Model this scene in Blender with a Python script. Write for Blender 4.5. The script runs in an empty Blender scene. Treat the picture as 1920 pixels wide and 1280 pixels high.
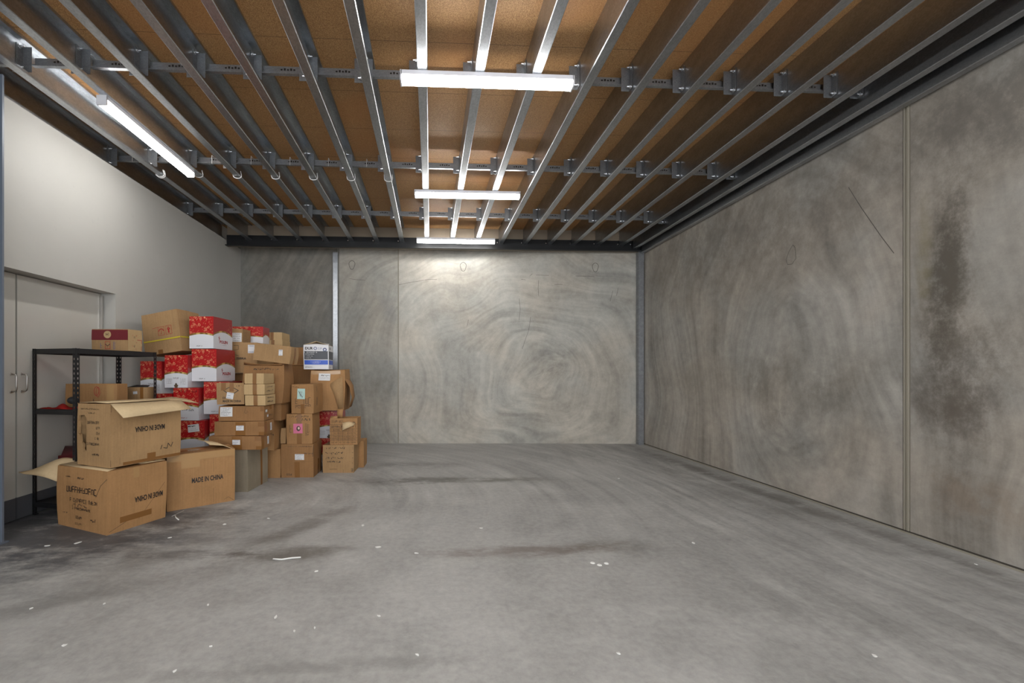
import bpy, bmesh, math, random
from mathutils import Vector, Matrix
PI = math.pi
random.seed(7)
S = bpy.context.scene
COL = S.collection

# ------------------------------------------------------------------ camera, world, exposure
cam_d = bpy.data.cameras.new('camera'); cam = bpy.data.objects.new('camera', cam_d); COL.objects.link(cam)
cam.location = (0, 0, 1.35)
cam.rotation_euler = (PI/2, 0, -0.0476)
cam_d.sensor_width = 36.0
cam_d.lens = 36.0*800/1920
cam_d.shift_x = (960-845.5)/1920
cam_d.shift_y = (698-640)/1920
cam_d.clip_start = 0.05
S.camera = cam
W = bpy.data.worlds.new('world'); S.world = W; W.use_nodes = True
W.node_tree.nodes['Background'].inputs[0].default_value = (0.93, 0.96, 1.0, 1)
W.node_tree.nodes['Background'].inputs[1].default_value = 0.95
S.view_settings.view_transform = 'Standard'
S.view_settings.look = 'None'
S.view_settings.gamma = 1.0
S.view_settings.use_curve_mapping = False
S.view_settings.exposure = 2.22
LAMP = 9.5

# ------------------------------------------------------------------ room numbers (metres)
XL, XR, XD = -3.63, 4.0, -3.78
YF = -3.2
ZJ, ZC = 3.706, 3.986          # joist underside, board underside
BW = ((-3.63, 8.35), (4.0, 7.9))

# ------------------------------------------------------------------ helpers
def lin(r, g, b):
    f = lambda c: (c/255/12.92) if c/255 <= .04045 else ((c/255+.055)/1.055)**2.4
    return (f(r), f(g), f(b), 1)

class NT:
    def __init__(s, name):
        s.mat = bpy.data.materials.new(name); s.mat.use_nodes = True
        s.t = s.mat.node_tree; s.n = s.t.nodes; s.b = s.n['Principled BSDF']
    def put(s, sock, v):
        if isinstance(v, bpy.types.NodeSocket): s.t.links.new(v, sock)
        else: sock.default_value = v
    def m(s, op, a, b=0.0, c=0.0, clamp=False):
        n = s.n.new('ShaderNodeMath'); n.operation = op; n.use_clamp = clamp
        s.put(n.inputs[0], a); s.put(n.inputs[1], b); s.put(n.inputs[2], c); return n.outputs[0]
    def coord(s, kind='Object'):
        return s.n.new('ShaderNodeTexCoord').outputs[kind]
    def sep(s, v):
        n = s.n.new('ShaderNodeSeparateXYZ'); s.put(n.inputs[0], v); return n.outputs
    def comb(s, x, y, z=0.0):
        n = s.n.new('ShaderNodeCombineXYZ'); s.put(n.inputs[0], x); s.put(n.inputs[1], y); s.put(n.inputs[2], z); return n.outputs[0]
    def noise(s, v, scale=1.0, detail=4.0, rough=.55, dist=0.0):
        n = s.n.new('ShaderNodeTexNoise'); s.put(n.inputs['Vector'], v); n.inputs['Scale'].default_value = scale
        n.inputs['Detail'].default_value = detail; n.inputs['Roughness'].default_value = rough; n.inputs['Distortion'].default_value = dist
        return n.outputs[0]
    def voro(s, v, scale, out='Distance', feat='F1'):
        n = s.n.new('ShaderNodeTexVoronoi'); n.feature = feat; s.put(n.inputs['Vector'], v); n.inputs['Scale'].default_value = scale
        return n.outputs[out]
    def ss(s, v, a, b, lo=0.0, hi=1.0):
        n = s.n.new('ShaderNodeMapRange'); n.interpolation_type = 'SMOOTHSTEP'
        s.put(n.inputs[0], v); n.inputs[1].default_value = a; n.inputs[2].default_value = b
        n.inputs[3].default_value = lo; n.inputs[4].default_value = hi; return n.outputs[0]
    def mix(s, f, a, b, mode='MIX'):
        n = s.n.new('ShaderNodeMix'); n.data_type = 'RGBA'; n.blend_type = mode
        s.put(n.inputs[0], f); s.put(n.inputs[6], a); s.put(n.inputs[7], b); return n.outputs[2]
    def scalev(s, v, sc):
        n = s.n.new('ShaderNodeVectorMath'); n.operation = 'MULTIPLY'; s.put(n.inputs[0], v); n.inputs[1].default_value = sc; return n.outputs[0]
    def bump(s, h, st=.2, d=.01):
        n = s.n.new('ShaderNodeBump'); n.inputs['Strength'].default_value = st; n.inputs['Distance'].default_value = d
        s.put(n.inputs['Height'], h); s.t.links.new(n.outputs[0], s.b.inputs['Normal'])
    def blob(s, x, y, cx, cy, sx, sy, ang=0.0):
        """gaussian patch centred at cx,cy with half sizes sx,sy"""
        ca, sa = math.cos(ang), math.sin(ang)
        dx = s.m('SUBTRACT', x, cx); dy = s.m('SUBTRACT', y, cy)
        u = s.m('DIVIDE', s.m('ADD', s.m('MULTIPLY', dx, ca), s.m('MULTIPLY', dy, sa)), sx)
        v = s.m('DIVIDE', s.m('SUBTRACT', s.m('MULTIPLY', dy, ca), s.m('MULTIPLY', dx, sa)), sy)
        r2 = s.m('ADD', s.m('MULTIPLY', u, u), s.m('MULTIPLY', v, v))
        return s.m('EXPONENT', s.m('MULTIPLY', r2, -1.0))

def plain(name, col, rough=.6, metal=0.0, emit=0.0):
    t = NT(name); t.b.inputs['Base Color'].default_value = col
    t.b.inputs['Roughness'].default_value = rough; t.b.inputs['Metallic'].default_value = metal
    if emit:
        t.b.inputs['Emission Color'].default_value = col; t.b.inputs['Emission Strength'].default_value = emit
    return t.mat

def cardboard(name, col, var=.16, rough=.75):
    t = NT(name); c = t.coord('Object')
    n1 = t.noise(c, 2.2, 5, .6); n2 = t.noise(t.scalev(c, (70, 70, 3)), 1.0, 3, .6); n3 = t.noise(c, 60, 3, .6)
    f = t.m('ADD', t.m('ADD', t.m('MULTIPLY', n1, 1.2), t.m('MULTIPLY', n2, .5)), t.m('MULTIPLY', n3, .35))
    f = t.ss(f, .7, 1.35)
    a = tuple(x*(1-var) for x in col[:3])+(1,); b = tuple(min(1, x*(1+var)) for x in col[:3])+(1,)
    t.put(t.b.inputs['Base Color'], t.mix(f, a, b)); t.b.inputs['Roughness'].default_value = rough
    t.b.inputs['Specular IOR Level'].default_value = .25
    t.bump(n2, .08, .002)
    return t.mat

def red_print(name, floral, base, amp, arc):
    """gift carton print in UV space: red field, gold wave, white lower part"""
    t = NT(name); uv = t.coord('UV'); x, y, _ = t.sep(uv)
    bow = t.m('SINE', t.m('MULTIPLY', x, PI*arc))
    edge = t.m('ADD', t.m('MULTIPLY', bow, amp), base)
    d = t.m('SUBTRACT', y, edge)
    red = lin(168, 20, 24)
    v = t.scalev(uv, (1.0, 1.3, 1))
    ring1 = t.voro(v, 6.5); ring2 = t.voro(v, 13.0)
    r1 = t.m('MULTIPLY', t.ss(ring1, .22, .27), t.ss(ring1, .38, .33))
    r1b = t.m('MULTIPLY', t.ss(ring1, .05, .08), t.ss(ring1, .17, .13))
    r2 = t.m('MULTIPLY', t.ss(ring2, .14, .20), t.ss(ring2, .34, .28))
    pat = t.m('ADD', t.m('MAXIMUM', r1, r1b), t.m('MULTIPLY', r2, .55), clamp=True)
    pat = t.m('MULTIPLY', pat, t.ss(t.noise(uv, 14, 3), .30, .60))
    if floral < 1: pat = t.m('MULTIPLY', pat, t.ss(x, .62, 1.0, 0.0, .9))
    redc = t.mix(t.m('MULTIPLY', pat, .85), red if floral == 1 else lin(150, 26, 30), lin(226, 160, 120))
    gold = t.mix(t.ss(t.noise(t.scalev(uv, (3, .2, 1)), 1.5, 1), .4, .6), lin(120, 88, 36), lin(196, 168, 100))
    white = lin(212, 213, 218)
    k1 = t.ss(d, .0, .012); k2 = t.ss(d, .052, .064)
    col = t.mix(k2, t.mix(k1, white, gold), redc)
    t.put(t.b.inputs['Base Color'], col)
    t.b.inputs['Roughness'].default_value = .32
    return t.mat

def galv(name, v=.5, rough=.38, metal=.85):
    t = NT(name); c = t.coord('Object')
    n = t.voro(t.scalev(c, (1, .6, 1)), 130, 'Color'); x, y, z = t.sep(n)
    n2 = t.noise(t.scalev(c, (1, .3, 1)), 14, 5, .6)
    f = t.m('ADD', t.m('MULTIPLY', x, .28), t.m('MULTIPLY', n2, .9))
    t.put(t.b.inputs['Base Color'], t.mix(t.ss(f, .3, 1.0), (v*.78, v*.81, v*.85, 1), (v*1.1, v*1.15, v*1.2, 1)))
    t.b.inputs['Metallic'].default_value = metal
    t.put(t.b.inputs['Roughness'], t.ss(f, .2, 1.0, rough+.06, rough-.05))
    return t.mat

def concrete_wall(name, axis, cen, el, panels, stains_bands, base=(150, 147, 138), warpa=.9, contrast=1.0):
    """troweled precast panel; axis 0 = runs along X, 1 = runs along Y"""
    t = NT(name); c = t.coord('Object'); xyz = t.sep(c); u = xyz[axis]; z = xyz[2]
    w1 = t.noise(c, .45, 1, .4); w2 = t.noise(t.scalev(c, (1, 1, 1.3)), .6, 1, .4)
    uu = t.m('ADD', u, t.m('MULTIPLY', t.m('SUBTRACT', w1, .5), warpa*2.2))
    zz = t.m('ADD', z, t.m('MULTIPLY', t.m('SUBTRACT', w2, .5), warpa*1.8))
    du = t.m('MULTIPLY', t.m('SUBTRACT', uu, cen[0]), el[0]); dz = t.m('MULTIPLY', t.m('SUBTRACT', zz, cen[1]), el[1])
    r = t.m('SQRT', t.m('ADD', t.m('MULTIPLY', du, du), t.m('MULTIPLY', dz, dz)))
    th = t.m('ARCTAN2', dz, du)
    th = t.m('ABSOLUTE', th)
    st = t.noise(t.comb(t.m('MULTIPLY', r, 2.6), t.m('MULTIPLY', th, .8)), 1.0, 3, .5)
    st2 = t.noise(t.comb(t.m('MULTIPLY', r, 9.0), t.m('MULTIPLY', th, 1.3)), 1.0, 6, .62)
    blot = t.noise(c, .9, 7, .62, .3); fine = t.noise(c, 9.0, 8, .7); speck = t.noise(c, 70, 3, .6)
    f = t.m('MULTIPLY', t.m('SUBTRACT', st, .5), 1.5*contrast)
    f = t.m('ADD', f, t.m('MULTIPLY', t.m('SUBTRACT', st2, .5), 1.15*contrast))
    f = t.m('ADD', f, t.m('MULTIPLY', t.m('SUBTRACT', blot, .5), 1.5*contrast))
    f = t.m('ADD', f, t.m('MULTIPLY', t.m('SUBTRACT', fine, .5), 1.1*contrast))
    f = t.m('ADD', f, t.m('MULTIPLY', t.m('SUBTRACT', speck, .5), .25))
    k = t.m('ADD', 1.0, t.m('MULTIPLY', f, .62))
    for (a, b, g) in panels:                                   # tone of each precast panel
        ins = t.m('MULTIPLY', t.m('GREATER_THAN', u, a), t.m('LESS_THAN', u, b))
        k = t.m('MULTIPLY', k, t.m('ADD', 1.0, t.m('MULTIPLY', ins, g-1.0)))
    L = lin(*base)
    col = t.mix(t.ss(t.noise(c, 1.1, 3, .5), .35, .65), (L[0]*1.03, L[1]*.98, L[2]*.95, 1), (L[0]*.985, L[1]*.99, L[2]*1.01, 1))
    kk = t.comb(k, k, k)
    col = t.mix(1.0, col, kk, 'MULTIPLY')
    for (cx, cy, sx, sy, ang, amt, rgb, lo, hi) in stains_bands:
        b = t.blob(u, z, cx, cy, sx, sy, ang)
        rough = t.noise(t.scalev(c, (1, 1, .8)), 4.0, 9, .78)
        mk = t.m('MULTIPLY', t.ss(t.m('MULTIPLY', b, t.m('ADD', 1.0, t.m('MULTIPLY', t.m('SUBTRACT', rough, .5), 4.0))), lo-.15, hi+.25), amt)
        col = t.mix(mk, col, lin(*rgb))
    wh = t.ss(t.noise(c, 26, 2, .5), .775, .80)
    col = t.mix(t.m('MULTIPLY', wh, .35), col, lin(205, 203, 196))
    t.put(t.b.inputs['Base Color'], col)
    t.put(t.b.inputs['Roughness'], t.ss(f, -.6, .8, .5, .72)); t.b.inputs['Specular IOR Level'].default_value = .35
    t.bump(t.m('ADD', fine, t.m('MULTIPLY', st, .6)), .12, .006)
    return t.mat

def add_mesh(name, bm, mats, parent=None, loc=None, rotz=0.0, smooth=False):
    me = bpy.data.meshes.new(name); bm.normal_update(); bm.to_mesh(me); bm.free()
    for m in (mats if isinstance(mats, (list, tuple)) else [mats]): me.materials.append(m)
    if smooth:
        for p in me.polygons: p.use_smooth = True
    o = bpy.data.objects.new(name, me); COL.objects.link(o)
    if parent: o.parent = parent
    if loc is not None: o.location = loc
    o.rotation_euler = (0, 0, rotz)
    return o
def tag(o, label, cat, group=None, kind=None):
    if label: o['label'] = label
    if cat: o['category'] = cat
    if group: o['group'] = group
    if kind: o['kind'] = kind
    return o
def struct(o): o['kind'] = 'structure'; return o
def empty(name, loc, rotz=0.0):
    o = bpy.data.objects.new(name, None); o.empty_display_size = .05; COL.objects.link(o)
    o.location = loc; o.rotation_euler = (0, 0, rotz); return o
def bx(bm, x0, x1, y0, y1, z0, z1, mi=0):
    vs = [bm.verts.new((x, y, z)) for z in (z0, z1) for (x, y) in ((x0, y0), (x1, y0), (x1, y1), (x0, y1))]
    for q in ((0, 3, 2, 1), (4, 5, 6, 7), (0, 1, 5, 4), (1, 2, 6, 5), (2, 3, 7, 6), (3, 0, 4, 7)):
        f = bm.faces.new([vs[i] for i in q]); f.material_index = mi
    return vs
def quad(bm, pts, mi=0):
    f = bm.faces.new([bm.verts.new(p) for p in pts]); f.material_index = mi; return f
def cyl(bm, a, b, r, n=12, mi=0, r2=None):
    a = Vector(a); b = Vector(b); d = (b-a).normalized(); r2 = r if r2 is None else r2
    x = d.orthogonal().normalized(); y = d.cross(x)
    A = [bm.verts.new(a+r*(x*math.cos(2*PI*i/n)+y*math.sin(2*PI*i/n))) for i in range(n)]
    B = [bm.verts.new(b+r2*(x*math.cos(2*PI*i/n)+y*math.sin(2*PI*i/n))) for i in range(n)]
    for i in range(n):
        f = bm.faces.new((A[i], A[(i+1) % n], B[(i+1) % n], B[i])); f.material_index = mi
    bm.faces.new(A[::-1]).material_index = mi; bm.faces.new(B).material_index = mi
def tube(bm, pts, r, n=8, mi=0):
    pts = [Vector(p) for p in pts]; rings = []; prev = None
    for i, p in enumerate(pts):
        d = (pts[min(i+1, len(pts)-1)]-pts[max(i-1, 0)]).normalized()
        x = (prev - d*prev.dot(d)).normalized() if prev is not None and (prev-d*prev.dot(d)).length > 1e-4 else d.orthogonal().normalized()
        prev = x; y = d.cross(x)
        rings.append([bm.verts.new(p+r*(x*math.cos(2*PI*k/n)+y*math.sin(2*PI*k/n))) for k in range(n)])
    for a, b in zip(rings, rings[1:]):
        for k in range(n):
            f = bm.faces.new((a[k], a[(k+1) % n], b[(k+1) % n], b[k])); f.material_index = mi; f.smooth = True
    bm.faces.new(rings[0][::-1]); bm.faces.new(rings[-1])
def ribbon(bm, pts, wd, P, mi=0):
    """flat stroke of width wd through 2-D pts, mapped to 3-D by P(u,v)"""
    for (a, b) in zip(pts, pts[1:]):
        dx, dy = b[0]-a[0], b[1]-a[1]; l = math.hypot(dx, dy)
        if l < 1e-6: continue
        nx, ny = -dy/l*wd/2, dx/l*wd/2; ex, ey = dx/l*wd*.3, dy/l*wd*.3
        quad(bm, [P(a[0]-nx-ex, a[1]-ny-ey), P(b[0]-nx+ex, b[1]-ny+ey), P(b[0]+nx+ex, b[1]+ny+ey), P(a[0]+nx-ex, a[1]+ny-ey)], mi)
_tx = {}
def glyphs(s):
    """triangles of a string set in the built-in font, height of capitals about 0.7"""
    if s not in _tx:
        cu = bpy.data.curves.new('t', 'FONT'); cu.body = s; cu.resolution_u = 2; cu.offset = .034
        ob = bpy.data.objects.new('t', cu); COL.objects.link(ob)
        dg = bpy.context.evaluated_depsgraph_get(); dg.update(); me = ob.evaluated_get(dg).to_mesh()
        vs = [(v.co.x, v.co.y) for v in me.vertices]; fs = [tuple(p.vertices) for p in me.polygons]
        ob.evaluated_get(dg).to_mesh_clear(); COL.objects.unlink(ob); bpy.data.objects.remove(ob); bpy.data.curves.remove(cu)
        _tx[s] = (vs, fs)
    return _tx[s]
def text(bm, s, u, v, wd, ht, P, mi=0, flip=False, rot=0.0):
    """string centred at u,v scaled to wd x ht; flip = upside down"""
    vs, fs = glyphs(s)
    x0 = min(a[0] for a in vs); x1 = max(a[0] for a in vs); y0 = min(a[1] for a in vs); y1 = max(a[1] for a in vs)
    sx, sy = wd/(x1-x0), ht/(y1-y0); out = []; k = -1 if flip else 1; cr, sr = math.cos(rot), math.sin(rot)
    for a in vs:
        x = k*(a[0]-(x0+x1)/2)*sx; y = k*(a[1]-(y0+y1)/2)*sy
        out.append(bm.verts.new(P(u+x*cr-y*sr, v+x*sr+y*cr)))
    for f in fs:
        try: bm.faces.new([out[i] for i in f]).material_index = mi
        except ValueError: pass
def scrawl(bm, u, v, wd, ht, P, mi, seed, wt=.004):
    """handwriting-like strokes nobody can read"""
    R = random.Random(seed); x = u-wd/2
    while x < u+wd/2:
        n = R.randint(2, 4); pts = [(x+R.uniform(0, ht*.7), v+R.uniform(-ht/2, ht/2)) for _ in range(n)]
        pts.sort(key=lambda p: p[0]+R.uniform(-.3, .3)*ht); ribbon(bm, pts, wt, P, mi)
        x += ht*R.choice((.55, .6, .7, 1.1))
def dashes(bm, u, v, wd, ht, P, mi, seed, cols=12):
    """a line of small print seen as dark marks"""
    R = random.Random(seed); cw = wd/cols
    for i in range(cols):
        if R.random() < .14: continue
        x = u-wd/2+i*cw; a = ht*R.uniform(.7, 1)/2; t = min(cw, ht)*.2
        segs = [((x+.1*cw, v-a), (x+.1*cw, v+a)), ((x+.75*cw, v-a), (x+.75*cw, v+a)), ((x+.1*cw, v+a), (x+.75*cw, v+a)), ((x+.1*cw, v), (x+.75*cw, v)), ((x+.1*cw, v-a), (x+.75*cw, v-a))]
        for s_ in R.sample(segs, 3): ribbon(bm, s_, t, P, mi)

# ------------------------------------------------------------------ materials
M = {}
M['black_ink'] = plain('black_ink', lin(34, 28, 24), .6)
M['faint_ink'] = plain('faint_ink', lin(96, 72, 48), .7)
M['red_ink'] = plain('red_ink', lin(160, 40, 36), .6)
M['blue_ink'] = plain('blue_ink', lin(70, 84, 130), .6)
M['paper'] = plain('paper', lin(214, 215, 216), .6)
M['paper_grey'] = plain('paper_grey', lin(150, 152, 156), .6)
M['tape'] = plain('brown_tape', lin(128, 88, 46), .22)
M['clear_tape'] = plain('clear_tape', lin(168, 132, 88), .12)
M['yellow_tape'] = plain('yellow_strap', lin(196, 176, 44), .4)
M['card'] = cardboard('cardboard_tan', lin(160, 128, 90))
M['card_o'] = cardboard('cardboard_orange', lin(160, 121, 80))
M['card_l'] = cardboard('cardboard_light', lin(184, 156, 114), .1)
M['card_g'] = cardboard('cardboard_grey', lin(142, 132, 114))
M['card_d'] = cardboard('cardboard_dark', lin(146, 108, 70))
M['card_in'] = cardboard('cardboard_inside', lin(200, 176, 138), .08)
M['red_f'] = red_print('gift_print_front', 1, .385, .055, 1.0)
M['red_s'] = red_print('gift_print_side', 0, .41, .125, 1.0)
M['maroon'] = plain('maroon_print', lin(104, 26, 34), .45)
M['white_card'] = plain('white_card', lin(214, 214, 216), .45)
M['slate'] = plain('slate_print', lin(66, 68, 74), .45)
M['royal'] = plain('blue_print', lin(48, 88, 190), .4)
M['galv'] = galv('galvanised_steel', .50, .33, 1.0)
M['galv_dull'] = galv('galvanised_strap', .36, .45)
M['zinc'] = plain('zinc_bolt', (.75, .76, .78, 1), .25, .95)
M['black_steel'] = plain('black_steel', lin(22, 23, 25), .5, .3)
M['shelf_black'] = plain('black_powder_coat', lin(30, 30, 32), .38)
M['batten'] = plain('batten_white', lin(205, 205, 210), .4)
M['led'] = plain('led_diffuser', (1.0, .985, .96, 1), .3, 0, LAMP)
M['cable'] = plain('white_cable', lin(205, 205, 205), .4)
M['rag'] = plain('red_cloth', lin(196, 44, 36), .7)
M['darkred'] = plain('dark_red_card', lin(110, 22, 32), .4)
M['black_matt'] = plain('black_rubber', lin(28, 28, 30), .7)
M['mint'] = plain('mint_print', lin(176, 208, 200), .4)
M['pink'] = plain('pink_print', lin(206, 108, 140), .4)
M['hair'] = plain('brown_print', lin(72, 48, 44), .5)
M['skin'] = plain('pale_print', lin(222, 196, 180), .5)
M['handle'] = plain('brushed_handle', (.55, .53, .50, 1), .28, .9)
M['sealant'] = plain('joint_sealant', lin(150, 144, 130), .6)
M['sealant_d'] = plain('joint_shadow_gap', lin(60, 56, 50), .8)
M['crack'] = plain('crack_line', lin(84, 80, 74), .9)
M['flake'] = plain('white_flake', lin(220, 220, 216), .7)

def paint(name, col, rough=.5, dirt=.08):
    t = NT(name); c = t.coord('Object')
    f = t.ss(t.noise(c, 1.3, 5, .6), .3, .7); g = t.ss(t.noise(c, 14, 4, .6), .62, .75)
    t.put(t.b.inputs['Base Color'], t.mix(t.m('MULTIPLY', g, .12), t.mix(f, tuple(x*(1-dirt) for x in col[:3])+(1,), col), lin(150, 146, 140)))
    t.b.inputs['Roughness'].default_value = rough; return t.mat
M['plaster'] = paint('wall_paint', lin(184, 182, 176), .6, .05)
M['door'] = paint('door_paint', lin(192, 189, 181), .2, .06)
M['floorgrey'] = paint('kick_plate_grey', lin(88, 89, 93), .5, .1)
M['bluegrey'] = paint('column_paint', lin(104, 112, 124), .4, .2)

def chipboard():
    t = NT('chipboard'); c = t.coord('Object'); x, y, z = t.sep(c)
    a = t.voro(t.scalev(c, (1, .6, 1)), 330, 'Color'); ax, ay, az = t.sep(a)
    n = t.noise(c, 140, 4, .7); big = t.noise(c, .9, 3, .5)
    f = t.m('ADD', t.m('MULTIPLY', ax, .45), t.m('MULTIPLY', n, .8))
    col = t.mix(t.ss(f, .3, 1.05), lin(146, 102, 60), lin(214, 170, 116))
    col = t.mix(t.m('MULTIPLY', t.ss(big, .5, .62), .35), col, lin(190, 126, 70))
    seam = t.m('LESS_THAN', t.m('FRACT', t.m('DIVIDE', t.m('ADD', y, .31), .62)), .009)
    col = t.mix(t.m('MULTIPLY', seam, .6), col, lin(60, 36, 18))
    t.put(t.b.inputs['Base Color'], col); t.b.inputs['Roughness'].default_value = .6
    return t.mat
M['chip'] = chipboard()

def floor_mat():
    t = NT('concrete_floor'); c = t.coord('Object'); x, y, z = t.sep(c)
    L = lin(158, 157, 154)
    blot = t.noise(c, .55, 6, .6, .5); mid = t.noise(c, 2.6, 7, .65, .3); fine = t.noise(c, 22, 7, .7)
    # faint wheel and trowel streaks: arcs about a point left of the back wall
    dx = t.m('SUBTRACT', x, -2.2); dy = t.m('SUBTRACT', y, 4.5)
    r = t.m('SQRT', t.m('ADD', t.m('MULTIPLY', dx, dx), t.m('MULTIPLY', dy, dy))); th = t.m('ARCTAN2', dy, dx)
    st = t.noise(t.comb(t.m('MULTIPLY', r, 5.5), t.m('MULTIPLY', th, 1.1)), 1.0, 6, .65, .6)
    far = t.ss(y, 2.6, 5.0)
    lines = t.noise(t.comb(t.m('MULTIPLY', t.m('ADD', x, t.m('MULTIPLY', blot, .5)), 7.0), t.m('MULTIPLY', y, .55)), 1.0, 6, .68, .4)
    rt = t.ss(x, 1.0, 3.2)
    f = t.m('ADD', t.m('MULTIPLY', t.m('SUBTRACT', blot, .5), 1.15), t.m('MULTIPLY', t.m('SUBTRACT', mid, .5), .95))
    f = t.m('ADD', f, t.m('MULTIPLY', t.m('SUBTRACT', fine, .5), .9))
    f = t.m('ADD', f, t.m('MULTIPLY', t.m('MULTIPLY', t.m('SUBTRACT', st, .5), 1.1), far))
    f = t.m('ADD', f, t.m('MULTIPLY', t.m('MULTIPLY', t.m('SUBTRACT', lines, .5), 1.5), rt))
    k = t.m('ADD', 1.0, t.m('MULTIPLY', f, .8))
    col = t.mix(1.0, L, t.comb(k, k, k), 'MULTIPLY')
    SN = t.noise(t.scalev(c, (.45, 1, 1)), 3.2, 9, .78)
    for (cx, cy, sx, sy, ang, amt, rgb, lo, hi) in FLOOR_STAINS_SHADE:
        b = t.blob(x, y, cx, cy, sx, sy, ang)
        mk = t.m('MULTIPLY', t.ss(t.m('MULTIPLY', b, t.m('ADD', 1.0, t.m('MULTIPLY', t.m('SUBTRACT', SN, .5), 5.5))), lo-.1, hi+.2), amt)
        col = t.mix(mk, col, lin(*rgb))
    sp = t.ss(t.noise(c, 38, 2, .5), .775, .79)
    col = t.mix(t.m('MULTIPLY', sp, .5), col, lin(205, 204, 200))
    scf = t.m('MULTIPLY', t.ss(t.noise(t.scalev(c, (1, 2.2, 1)), 6.5, 8, .8), .60, .72), t.ss(t.noise(c, .8, 2), .40, .56))
    col = t.mix(t.m('MULTIPLY', scf, .42), col, lin(190, 190, 186))
    t.put(t.b.inputs['Base Color'], col)
    t.put(t.b.inputs['Roughness'], t.ss(mid, .3, .7, .42, .62)); t.b.inputs['Specular IOR Level'].default_value = .35
    t.bump(t.m('ADD', fine, mid), .08, .004)
    return t.mat
# cx, cy, half sizes, angle, amount, colour, thresholds  (dirt, tyre rubber and painted shade on the slab)
FLOOR_STAINS_SHADE = [
    (.72, 3.20, .85, .13, .02, .62, (96, 82, 74), .25, .95),
    (1.35, 3.28, .35, .12, .1, .5, (98, 88, 78), .25, .95),
    (-1.05, 3.25, .55, .16, .05, .62, (84, 78, 70), .25, .95),
    (-1.75, 3.25, .6, .10, .0, .5, (84, 80, 76), .3, .95),
    (-1.15, 3.75, .75, .13, 1.05, .5, (88, 82, 76), .25, .95),
    (-2.1, 3.9, .9, .14, .85, .4, (92, 84, 76), .3, .95),
    (-.25, 5.35, .9, .22, .0, .7, (84, 81, 76), .2, .9),
    (.9, 5.35, .65, .15, -.1, .65, (86, 84, 74), .2, .9),
    (-.2, 6.2, .7, .25, .0, .5, (92, 90, 86), .2, .9),
    (-3.5, 3.5, 1.7, 1.0, .35, .82, (60, 62, 68), .15, .7),  # soft shade over the left floor, painted into the slab colour
    (-2.3, 2.55, 1.0, .12, .55, .4, (96, 94, 92), .25, .9),  # diagonal edge of that shade, also painted into the colour
    (-.6, 1.98, .9, .05, .04, .35, (100, 98, 95), .25, .9),
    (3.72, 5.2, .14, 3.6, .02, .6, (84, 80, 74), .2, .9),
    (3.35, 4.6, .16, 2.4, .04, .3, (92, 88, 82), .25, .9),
]
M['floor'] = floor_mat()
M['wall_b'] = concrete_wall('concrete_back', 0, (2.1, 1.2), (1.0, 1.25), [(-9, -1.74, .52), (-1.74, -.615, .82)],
    [(-3.0, 2.2, .5, 1.0, 0, .35, (84, 80, 76), .25, .9), (-.8, 2.6, .18, .3, .3, .3, (110, 108, 112), .3, .9)], (170, 168, 159))
M['wall_r'] = concrete_wall('concrete_right', 1, (4.4, 1.1), (1.25, .62), [(-9, 3.406, .92)],
    [(3.13, 2.1, .17, .8, .08, .8, (66, 60, 52), .35, .95), (3.1, 1.6, .3, 1.2, .0, .45, (92, 84, 72), .3, 1.1), (3.05, 1.15, .35, .6, 0, .65, (84, 75, 66), .35, 1.1), (2.6, 1.5, .5, .3, .5, .4, (90, 84, 76), .35, 1.1), (3.28, 2.35, .07, .5, 0, .4, (140, 130, 96), .3, .9),
     (4.1, 1.05, .3, .25, 0, .5, (104, 100, 92), .3, .95), (5.0, 1.2, .25, .3, 0, .35, (104, 100, 92), .3, .95), (6.3, 1.2, .4, .35, 0, .3, (104, 100, 92), .3, .95),
     (5.5, 3.1, 3.0, .8, 0, .6, (98, 91, 83), .1, 1.2), (4.4, 1.35, 1.6, .35, 0, .4, (96, 92, 84), .25, 1.2), (2.6, 3.2, .9, .5, .2, .55, (92, 88, 82), .2, .9), (2.9, .4, .4, .2, 0, .35, (132, 110, 88), .3, .9)],  # first entry: broad darker band along the top of the wall
    (156, 152, 144), .8, 1.2)

# ------------------------------------------------------------------ room shell
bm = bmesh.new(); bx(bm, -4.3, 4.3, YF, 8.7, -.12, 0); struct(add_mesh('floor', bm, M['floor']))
bm = bmesh.new(); bx(bm, -4.0, 4.3, YF, 8.7, ZC, ZC+.03); struct(add_mesh('ceiling', bm, M['chip']))

def bwY(x): return BW[0][1]+(BW[1][1]-BW[0][1])*(x-BW[0][0])/(BW[1][0]-BW[0][0])
bm = bmesh.new()
def back_panel(x0, x1, z0=0, z1=ZC, mi=0, off=0.0, th=.18):
    a0, a1 = bwY(x0)+off, bwY(x1)+off
    vs = [bm.verts.new(p) for p in ((x0, a0, z0), (x1, a1, z0), (x1, a1+th, z0), (x0, a0+th, z0), (x0, a0, z1), (x1, a1, z1), (x1, a1+th, z1), (x0, a0+th, z1))]
    for q in ((0, 3, 2, 1), (4, 5, 6, 7), (0, 1, 5, 4), (1, 2, 6, 5), (2, 3, 7, 6), (3, 0, 4, 7)):
        bm.faces.new([vs[i] for i in q]).material_index = mi
back_panel(-3.95, -1.80); back_panel(-1.79, -.625); back_panel(-.605, 4.2)
back_panel(-.625, -.605, off=.012, mi=1); back_panel(-1.80, -1.79, off=.01, mi=2)
PB = lambda u, v: (u, bwY(u)-.0015, v)
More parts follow.
